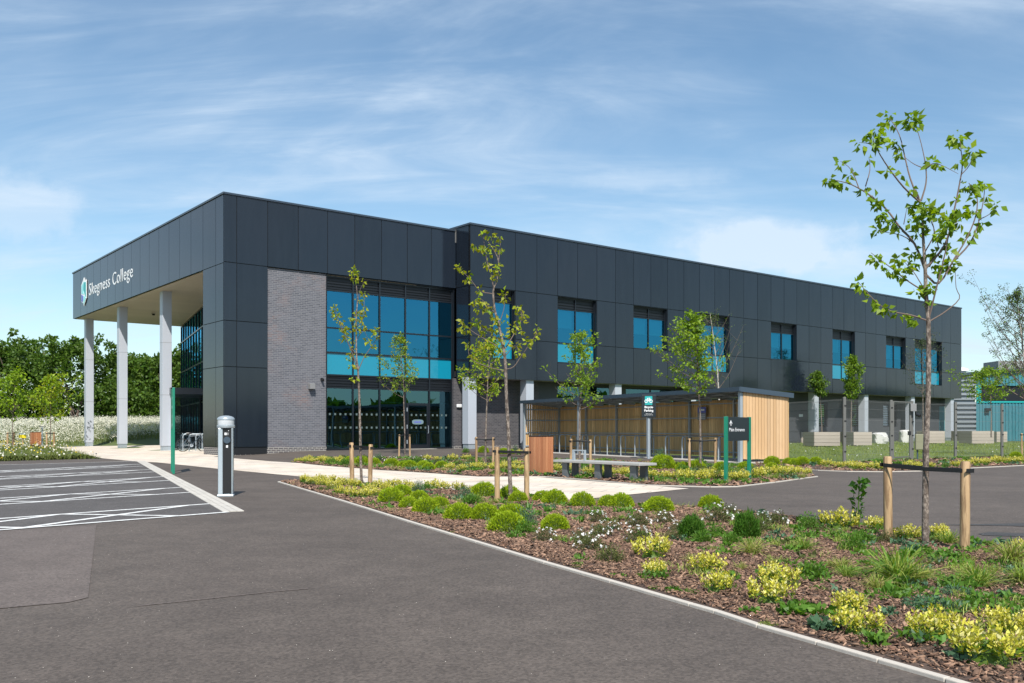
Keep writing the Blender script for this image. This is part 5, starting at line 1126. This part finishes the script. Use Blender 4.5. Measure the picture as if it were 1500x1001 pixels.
plants([(600, 'in the tip of the near bed', 'the pointed end'), (830, 'near bed around the tallest tree', 'the tip'), (1110, 'in the middle of the near bed', 'the tallest tree'), (9999, 'near bed by the thick stakes', 'the middle')], {
 'hebe': [(573, 739, 34), (588, 729, 26), (599, 747, 26), (614, 736, 24), (624, 754.5, 34), (643, 746, 25), (672.5, 764.5, 40), (709, 730, 33), (710, 765, 36), (746, 732, 28), (759, 738, 25), (743, 783, 48), (749, 766, 40), (795, 737, 25), (812, 741, 32), (813, 780, 37), (853, 745, 32), (891, 745, 26), (910, 747, 33), (965, 753, 38), (1041, 747, 31)],
 'euon': [(448, 709, 17), (460, 712, 17), (474, 715, 18), (489, 719, 20), (470, 707, 15), (487, 710, 16), (503, 714, 18), (502, 727, 18), (518, 731, 22), (535, 732, 21), (551, 730, 20), (520, 716, 18), (556, 717, 18), (575, 715, 17), (592, 717, 18), (603, 723, 18), (636, 719, 21), (651, 720, 16), (672, 722, 18), (690, 775-52, 14), (540, 722, 18), (566, 723, 18),
   (955, 824, 50, .9, 'yellow variegated shrub among white flowering shrubs in the middle of the near bed'), (960, 849, 36, .9, 'smaller yellow shrub just below the middle one near a brown grass tuft'), (1037, 846, 42), (1051, 874, 44), (1140, 866, 50), (1128, 892, 58, 1., 'yellow variegated shrub beside broad leaved weeds at the stone edging'), (1243, 905, 46), (1258, 940, 62), (1368, 948, 70), (1470, 938, 58), (1447, 985, 92, .9, 'largest yellow shrub in the bottom corner of the near bed'), (1229, 781, 42), (1285, 780, 30), (1329, 795, 32), (1378, 797, 34), (1498, 812, 26), (1500, 960, 40), (1500, 880+60, 40)],
 'cistus': [(798, 798, 34), (875, 769, 30), (880, 790, 34), (864, 812, 46), (936, 775, 38), (934, 802, 46), (972, 771, 32), (994, 783, 28), (1052, 770, 44), (1070, 758, 26), (1118, 768, 28), (1138, 774, 34), (900, 782, 24), (850, 795, 26)],
 'olive': [(894, 829, 42, 1., 'olive green twiggy shrub close to the long stone edging'), (1112, 784, 36), (985, 795, 26), (1300, 800, 30)],
 'dense': [(1013, 793, 38, .72, 'leaning dark green needle shrub beside white flowers'), (1094, 793, 38, .86, 'upright dark green needle shrub nearest the direction sign path')],
 'green': [(1191, 853, 44, .95, 'loose leafy green plant between grass tufts and yellow shrubs'), (1250, 812, 40), (1185, 780, 34), (1050, 790, 28), (1030, 800, 30), (690, 742, 26), (770, 786, 30), (625, 720, 16), (1265, 800, 34), (1072, 800, 26)],
 'blue': [(613, 724, 22), (770, 775, 40, .9), (682, 733, 24)],
 'sedge': [(1102, 818, 46), (1317, 862, 84, 1., 'largest arching grass clump in the middle of the near bed'), (1432, 868, 60), (1482, 832, 60), (1496, 862, 46), (1388, 802, 36), (1230, 842, 40), (1240, 852, 30), (1176, 812, 34), (760, 735, 20), (700, 740, 24), (725, 742, 18), (1285, 872, 44), (1345, 858, 44), (1420, 852, 34)],
 'straw': [(1011, 828, 34), (1087, 841, 36), (826, 770, 20), (722, 748, 20), (1045, 812, 22), (1215, 838, 30), (1330, 838, 26)],
 'blade': [(775, 752, 20, .9), (850, 770, 16), (925, 760, 14), (941, 756, 12), (1075, 872, 20)],
 'weed': [(835, 799, 28), (1038, 812, 30), (1018, 778, 24), (1299, 884, 50), (1264, 850, 40), (975, 805, 18), (960, 868, 16), (1010, 874, 22), (905, 850, 20), (846, 833, 16), (1335, 880, 60), (1390, 905, 70), (1440, 895, 50), (1405, 870, 50), (1300, 845, 40), (1360, 850, 36), (1275, 835, 30), (1486, 915, 50), (1200, 870, 24), (1150, 830, 24), (1120, 855, 22), (940, 790, 22), (755, 792, 26), (1485, 890, 40), (1380, 822, 36), (1345, 815, 34), (1430, 815, 40), (1465, 835, 40), (1225, 795, 30), (1160, 800, 26)],
 'broad': [(1158, 908, 46), (1206, 910, 44), (1097, 905, 26), (1123, 850, 34), (988, 873, 22), (1315, 868, 44), (1175, 900, 34), (1240, 845, 30)],
 'mat': [(1281, 953, 42), (1125, 922, 30), (430, 711, 14), (545, 747, 10), (665, 783, 12), (845, 835, 16)],
 'lowmauve': [(1370, 905, 96), (1400, 880, 60)],
 'tall': [(1259, 780, 26, 1.1)],
})
plants([(545, 'in the far bed beside the brick wall', 'its tip'), (690, 'in the far bed facing the glazed door', 'the wall'), (812, 'in the far bed near the timber bin', 'the door'), (962, 'in the far bed behind the bench', 'the timber bin'), (9999, 'far bed around the direction sign', 'the bench')], {
 'hebe': [(513, 680, 16), (530, 682, 19), (549, 683, 16), (573.5, 685, 20), (591, 686, 15), (600, 686.5, 18), (620, 688, 18), (628, 689.5, 17), (647, 687.5, 18), (971, 689, 34, 1., 'large green dome shrub behind the end of the stone bench'), (1019, 690, 24), (1056, 691, 20), (1092, 690, 20), (1130, 689, 17), (1000, 690, 18)],
 'euon': [(436, 678, 9), (447, 678.5, 10), (458, 679, 11), (469, 679, 12), (480, 679.5, 12), (492, 680, 12), (503, 680, 11), (452, 675.5, 10), (474, 676, 10), (497, 676.5, 11), (625, 676, 12), (641, 677, 11), (663, 676, 13), (683, 675, 12), (659, 690, 14), (677, 691, 13), (694, 689, 14), (704, 690, 16), (722, 690, 14), (738, 690, 15), (753, 691, 15), (765, 692, 13), (757, 684, 12), (740, 684, 12),
   (816, 692, 15), (835, 692, 14), (864, 697, 17), (882, 696, 14), (898, 697, 14), (915, 699, 17), (952, 702, 19), (978, 704, 19), (1008.5, 707, 24), (1031, 707, 23), (1050, 705, 20), (1074, 706, 20), (1087, 707, 23), (1110, 703, 20), (1125, 699, 20), (1143, 699, 22), (1160, 698, 20), (1182, 698, 15), (1168, 694, 14), (1000, 700, 16), (1040, 698, 16)],
 'cistus': [(559, 678, 14), (575, 677, 13), (617, 678, 14), (604, 677, 12), (545, 676, 12)],
 'green': [(485, 682, 18, .9), (505, 683, 16), (612, 680, 14), (700, 684, 16), (728, 686, 14), (890, 690, 16), (1000, 694, 20), (1062, 694, 18), (1025, 684, 18), (850, 688, 14), (805, 684, 12)],
 'blue': [(555, 678, 14, 1.2), (967, 680, 22, 1.2), (1105, 696, 14), (1148, 690, 12), (717, 678, 10)],
 'olive': [(640, 683, 16), (690, 682, 16), (745, 679, 14), (775, 684, 14), (930, 696, 14), (1150, 692, 14), (510, 677, 12)],
 'weed': [(660, 683, 12), (710, 690, 12), (935, 703, 14), (965, 708, 12), (1060, 710, 14), (1120, 708, 14), (670, 696, 10)],
 'sedge': [(1175, 702, 14), (1135, 704, 14), (560, 686, 10), (650, 692, 10)],
})
plants([(1300, 'strip below the fence corner', 'the shelter'), (9999, 'strip along the fence past the gate', 'the gate')], {
 'hebe': [(1131, 682, 19), (1155, 682, 15), (1163, 683, 15), (1175, 683, 19), (1195, 682.5, 18), (1488, 672, 15)],
 'euon': [(1211, 685, 15), (1229, 687.5, 15), (1246, 687.5, 17), (1254, 689, 15), (1264, 689.5, 15), (1282, 690, 17), (1295, 690.5, 14), (1334, 688, 16), (1344, 688, 14), (1362, 687, 12), (1400, 685, 13), (1414, 684, 14), (1431, 683.5, 16), (1443, 682.5, 14), (1459, 681, 17), (1473, 680, 14), (1488, 680, 15), (1499, 679, 12)],
 'cistus': [(1302, 684, 12), (1327, 683, 10)],
 'green': [(1290, 682, 14), (1317, 685, 14), (1385, 686, 12), (1416, 678, 12)],
})
plants([(9999, 'in the strip under the overhang', 'the first column')], {
 'green': [(682, 664, 10, 1.2), (728, 665, 10)], 'hebe': [(708, 664, 14), (738, 666, 13), (747, 666, 12)], 'euon': [(760, 667, 10)], 'blue': [(755, 663, 9, 1.3)],
})
for k, v in PR.items():
    for o in v:
        if 'proto' in o:
            for c in list(o.children): bpy.data.objects.remove(c)
            bpy.data.objects.remove(o)

# low seedlings and creeping green between the planted shrubs
def cover():
    V = []; n = 0; Fq = []; MI = []
    def patch(x, y, r, k, L, m, hgt):
        nonlocal n
        a = rng.uniform(0, 6.28, k); rr = r*np.sqrt(rng.uniform(0, 1, k)); p = np.stack([x+np.cos(a)*rr, y+np.sin(a)*rr, np.zeros(k)], 1); p[:, 2] = gzv(p[:, 0], p[:, 1])+.02+rng.uniform(0, hgt, k)
        if m == 2: d = dirs_up(k, .7); d[:, 2] += .4; v, f = blades(p-np.array([0, 0, .0]), d, rng.uniform(.6, 1.3, k)*L, .006, .6)
        else: el = rng.uniform(.1, 1.1, k); b = rng.uniform(0, 6.28, k); v, f = leaves(p, np.stack([np.cos(b)*np.cos(el), np.sin(b)*np.cos(el), np.sin(el)], 1), rng.uniform(.5, 1.2, k)*L, .5, .15, .3)
        V.append(v); Fq.append(f+n); MI.append(np.full(len(f), m)); n += len(v)
    def spread(poly, cnt, dens, r, k, L, ylo, yhi):
        p = np.array(poly); x = rng.uniform(p[:, 0].min(), p[:, 0].max(), cnt); y = rng.uniform(ylo, yhi, cnt); ok = inside(x, y, poly) & inside(x-.15, y-.15, poly) & inside(x+.1, y+.1, poly)
        for a, b in zip(x[ok], y[ok]):
            if rng.uniform() < dens(a, b): patch(a, b, r*rng.uniform(.4, 1.3), int(k*rng.uniform(.4, 1.4)), L*rng.uniform(.7, 1.3), int(rng.choice([0, 1, 2, 3], p=[.38, .14, .38, .10])), .05)
    spread(bed1, 2600, lambda x, y: .32 if x > 1.9+.06*y else .10, .11, 46, .06, 3.8, 11.5)
    spread(bed1, 1800, lambda x, y: .2, .15, 44, .07, 11.5, 22)
    spread(bed2, 2200, lambda x, y: .5, .22, 46, .10, 20, 43); spread(bed3, 500, lambda x, y: .5, .22, 40, .10, 24, 42)
    q = np.concatenate(V), np.concatenate(Fq), np.concatenate(MI)
    tag(npmesh('ground_cover', q[0], q[1], ['weed', 'bluegreen', 'sedge', 'olive'], q[2]), 'low seedlings and grass between the planted shrubs', 'ground cover', kind='stuff')
cover()
# ------------------------------------------------------------------ grass and flowers nobody could count
def scatter(poly, n):
    p = np.array(poly); x = rng.uniform(p[:, 0].min(), p[:, 0].max(), n); y = rng.uniform(p[:, 1].min(), p[:, 1].max(), n); k = inside(x, y, poly); x = x[k]; y = y[k]; return np.stack([x, y, gzv(x, y)-.02], 1)
lawn = [(9.8, 39.2), (11.9, 33.4), (15, 36.5), (18.9, 39.4), (22.6, 42.6), (30, 47), (52, 75), B(68, -.6), B(20, -.6)]
sheet('lawn', lawn, .0, 'lawnground')
p = scatter(lawn, 62000); k = rng.uniform(0, 1, len(p)) < np.clip(1.2-(p[:, 1]-34)/50, .25, 1); p = p[k]; n = len(p); sc_ = np.clip(p[:, 1]/36, 1, 2.2)
d = dirs_up(n, .5); d[:, 2] += .4; v, f = blades(p, d, rng.uniform(.10, .24, n), .012*sc_, .5); q = p[rng.uniform(0, 1, n) < .012]; v2, f2 = leaves(q+np.array([0, 0, .2]), rng.normal(0, 1, q.shape)+np.array([0, 0, .4]), .06, .9)
V, Fq, mi = join((v, f, 0), (v2, f2, 1)); tag(npmesh('lawn_grass', V, Fq, ['lawn', 'petal'], mi), 'rough green grass between the wire fence and the building', 'grass', kind='stuff')
verge = pxy((0, 677), (150, 672.8), (120, 664), (77, 655.5))+[(-30, 64), (-62, 64), (-62, P(0, 676).y)]
sheet('verge', verge, -.005, 'earth')
p = scatter(verge, 60000); k = (p[:, 0] > -40) & np.array([not (s_ > -3 and t_ > 22) for s_, t_ in (st(a, b) for a, b in p[:, :2])]); p = p[k]; n = len(p); edge = np.clip((p[:, 1]-36)/14, 0, 1); sc_ = p[:, 1]/40
d = dirs_up(n, .5); d[:, 2] += .4; v, f = blades(p, d, rng.uniform(.10, .26, n)*(1+.3*edge), .012*sc_, .5); q = p[rng.uniform(0, 1, n) < .02+.09*edge]; hh = rng.uniform(.12, .26, len(q))*(1+.35*np.clip((q[:, 1]-36)/14, 0, 1)); pos = q+np.stack([0*hh, 0*hh, hh], 1); dr = rng.normal(0, 1, q.shape)+np.array([0, 0, .3])
ye = rng.uniform(0, 1, len(q)) < .28; v2, f2 = leaves(pos[~ye], dr[~ye], .09, .95); v3, f3 = leaves(pos[ye], dr[ye], .08, .9)
V, Fq, mi = join((v, f, 0), (v2, f2, 1), (v3, f3, 2)); tag(npmesh('verge_grass', V, Fq, ['meadow', 'umbel', 'yellowfl'], mi), 'rough verge of grass and small flowers beside the parking bays', 'grass', kind='stuff')
bank = [(-75, 63), (-40, 63.2), (-33, 63), P(77, 654.6)[:2], P(130, 653.6)[:2], P(185, 653)[:2], P(250, 652.3)[:2], (-14.5, 69), (-12, 86), (-75, 86)]
p = scatter(bank, 62000); ss = [st(a, b) for a, b in p[:, :2]]; p = p[[not (s_ > -2.6 and t_ < 29.6) for s_, t_ in ss]]; n = len(p); fr = np.clip((p[:, 1]-63)/8, 0, 1)
d = dirs_up(n, .35); d[:, 2] += .6; v, f = blades(p[::2], d[::2], (rng.uniform(.35, .7, n)*(.5+.5*fr))[::2], .035, .4)
k = rng.uniform(0, 1, n) < .12+.75*fr; q = p[k]; hh = rng.uniform(.45, .85, len(q))*(.45+.55*fr[k]); pos = q+np.stack([0*hh, 0*hh, hh], 1); v2, f2 = leaves(np.repeat(pos, 4, 0)+rng.normal(0, .10, (len(q)*4, 3)), rng.normal(0, 1, (len(q)*4, 3))*np.array([1, 1, .4]), rng.uniform(.04, .085, len(q)*4), 1.)
q = p[(p[:, 1] < 66) & (rng.uniform(0, 1, n) < .15)]; v3, f3 = leaves(q+np.array([0, 0, .35]), rng.normal(0, 1, q.shape), .09, .9)
V, Fq, mi = join((v, f, 0), (v2, f2, 1), (v3, f3, 2)); tag(npmesh('flower_meadow', V, Fq, ['meadow', 'umbel', 'yellowfl'], mi), 'bank of tall white meadow flowers below the hedge trees', 'wildflowers', kind='stuff')

# ------------------------------------------------------------------ sky, sun, camera
w = bpy.data.worlds.new('World'); sc.world = w; w.use_nodes = True; nt = w.node_tree; L = nt.links.new; bg = nt.nodes['Background']
sk = nd(nt, 'ShaderNodeTexSky'); sk.sky_type = 'NISHITA'; sk.sun_disc = False; sk.sun_elevation = R(50); sk.sun_rotation = R(173); sk.air_density = 1.0; sk.dust_density = .5; sk.ozone_density = 1.7; sk.altitude = 0
tc = nd(nt, 'ShaderNodeTexCoord'); sp = nd(nt, 'ShaderNodeSeparateXYZ'); L(tc.outputs['Generated'], sp.inputs[0])
def mth(op, a, b=None, c=None):
    n = nd(nt, 'ShaderNodeMath', operation=op)
    for i, q in enumerate((a, b, c)):
        if q is None: continue
        if isinstance(q, (int, float)): n.inputs[i].default_value = q
        else: L(q, n.inputs[i])
    return n.outputs[0]
zz = mth('ADD', mth('MAXIMUM', sp.outputs[2], 0), .30); cx = mth('DIVIDE', sp.outputs[0], zz); cy = mth('DIVIDE', sp.outputs[1], zz)
cb = nd(nt, 'ShaderNodeCombineXYZ'); L(cx, cb.inputs[0]); L(cy, cb.inputs[1])
def cloud(scale, rot, st_, lo, hi, det=8, off=0., dist=.6, ro=.6):
    mp = nd(nt, 'ShaderNodeMapping'); mp.inputs['Rotation'].default_value = (0, 0, R(rot)); mp.inputs['Scale'].default_value = st_; mp.inputs['Location'].default_value = (off, off*.7, 0); L(cb.outputs[0], mp.inputs[0])
    n = nd(nt, 'ShaderNodeTexNoise'); n.inputs['Scale'].default_value = scale; n.inputs['Detail'].default_value = det; n.inputs['Roughness'].default_value = ro; n.inputs['Distortion'].default_value = dist; L(mp.outputs[0], n.inputs['Vector'])
    mr = nd(nt, 'ShaderNodeMapRange', interpolation_type='SMOOTHSTEP'); mr.inputs[1].default_value = lo; mr.inputs[2].default_value = hi; L(n.outputs['Fac'], mr.inputs[0]); return mr.outputs[0]
c1 = cloud(2.3, 33, (.5, 1.5, 1), .36, .80, 10, 3.1, 1.0, .62); c2 = cloud(1.3, 20, (.8, 1.2, 1), .30, .74, 5, 7.7, .5); c3 = cloud(6.0, 40, (.28, 1.5, 1), .40, .85, 9, 1.3, .9, .66)
mask = mth('ADD', mth('MULTIPLY_ADD', c1, mth('MULTIPLY_ADD', c2, .75, .16), mth('MULTIPLY', mth('MULTIPLY', c3, c2), .5)), mth('MULTIPLY', c2, .15))
def puff(u, v, ru, rv, soft=.55):
    """a low cumulus in a fixed compass direction"""
    d = Vector(((u-U0)/F, 1, (V0-v)/F)).normalized(); az0 = math.atan2(d.x, d.y)
    az = mth('ARCTAN2', sp.outputs[0], sp.outputs[1]); a = mth('DIVIDE', mth('SUBTRACT', az, az0), ru/F); e = mth('DIVIDE', mth('SUBTRACT', sp.outputs[2], d.z), rv/F)
    r2 = mth('SQRT', mth('ADD', mth('MULTIPLY', a, a), mth('MULTIPLY', e, e)))
    nz = nd(nt, 'ShaderNodeTexNoise'); nz.inputs['Scale'].default_value = 9; nz.inputs['Detail'].default_value = 9; nz.inputs['Roughness'].default_value = .6; L(tc.outputs['Generated'], nz.inputs['Vector'])
    s = mth('ADD', r2, mth('MULTIPLY', mth('SUBTRACT', nz.outputs['Fac'], .5), 2.6))
    mr = nd(nt, 'ShaderNodeMapRange', interpolation_type='SMOOTHSTEP'); mr.inputs[1].default_value = 1.15; mr.inputs[2].default_value = 1.15-soft; L(s, mr.inputs[0]); return mr.outputs[0]
for q, g_ in ((puff(30, 305, 85, 48), .40), (puff(1135, 360, 120, 42), .48), (puff(1230, 395, 90, 34, .8), .35), (puff(960, 262, 150, 16, .9), .28)): mask = mth('ADD', mask, mth('MULTIPLY', q, g_))
hz = mth('SUBTRACT', 1., mth('MINIMUM', mth('MULTIPLY', mth('MAXIMUM', sp.outputs[2], 0.), 3.2), 1.)); mask = mth('ADD', mask, mth('MULTIPLY', mth('MULTIPLY', hz, hz), .04)); mask = mth('MINIMUM', mask, .85)
mx = nd(nt, 'ShaderNodeMix', data_type='RGBA'); L(mask, mx.inputs[0]); hsn = nd(nt, 'ShaderNodeHueSaturation'); hsn.inputs['Saturation'].default_value = 1.03; hsn.inputs['Value'].default_value = 1.12; L(sk.outputs[0], hsn.inputs['Color']); tn = nd(nt, 'ShaderNodeMix', data_type='RGBA', blend_type='MULTIPLY'); tn.inputs[0].default_value = 1; tn.inputs[7].default_value = (.95, 1.06, 1.03, 1); L(hsn.outputs[0], tn.inputs[6]); L(tn.outputs[2], mx.inputs[6]); mx.inputs[7].default_value = (5.6, 6.6, 7.7, 1); L(mx.outputs[2], bg.inputs[0]); bg.inputs[1].default_value = .105
ld = bpy.data.lights.new('sun', 'SUN'); ld.energy = 4.8; ld.angle = R(.53); ld.color = (1., .95, .88); so = bpy.data.objects.new('sun', ld); col.objects.link(so)
tr_ = Vector((-.12*math.cos(R(50)), math.cos(R(50)), -math.sin(R(50)))).normalized(); so.rotation_euler = tr_.to_track_quat('-Z', 'Y').to_euler(); so.location = (0, -20, 40)
cd = bpy.data.cameras.new('camera'); cd.sensor_width = 36; cd.lens = F/1500*36; cd.shift_y = (V0-500.5)/1500; cd.clip_end = 5000; cd.clip_start = .05
co = bpy.data.objects.new('camera', cd); col.objects.link(co); co.location = (0, 0, H); co.rotation_euler = (R(90), 0, 0); sc.camera = co
vs = sc.view_settings; vs.view_transform = 'Standard'; vs.look = 'None'; vs.exposure = .35; vs.gamma = 1
sc.cycles.max_bounces = 6; sc.cycles.diffuse_bounces = 3; sc.cycles.glossy_bounces = 4; sc.cycles.transmission_bounces = 4; sc.cycles.transparent_max_bounces = 8; sc.cycles.use_denoising = True
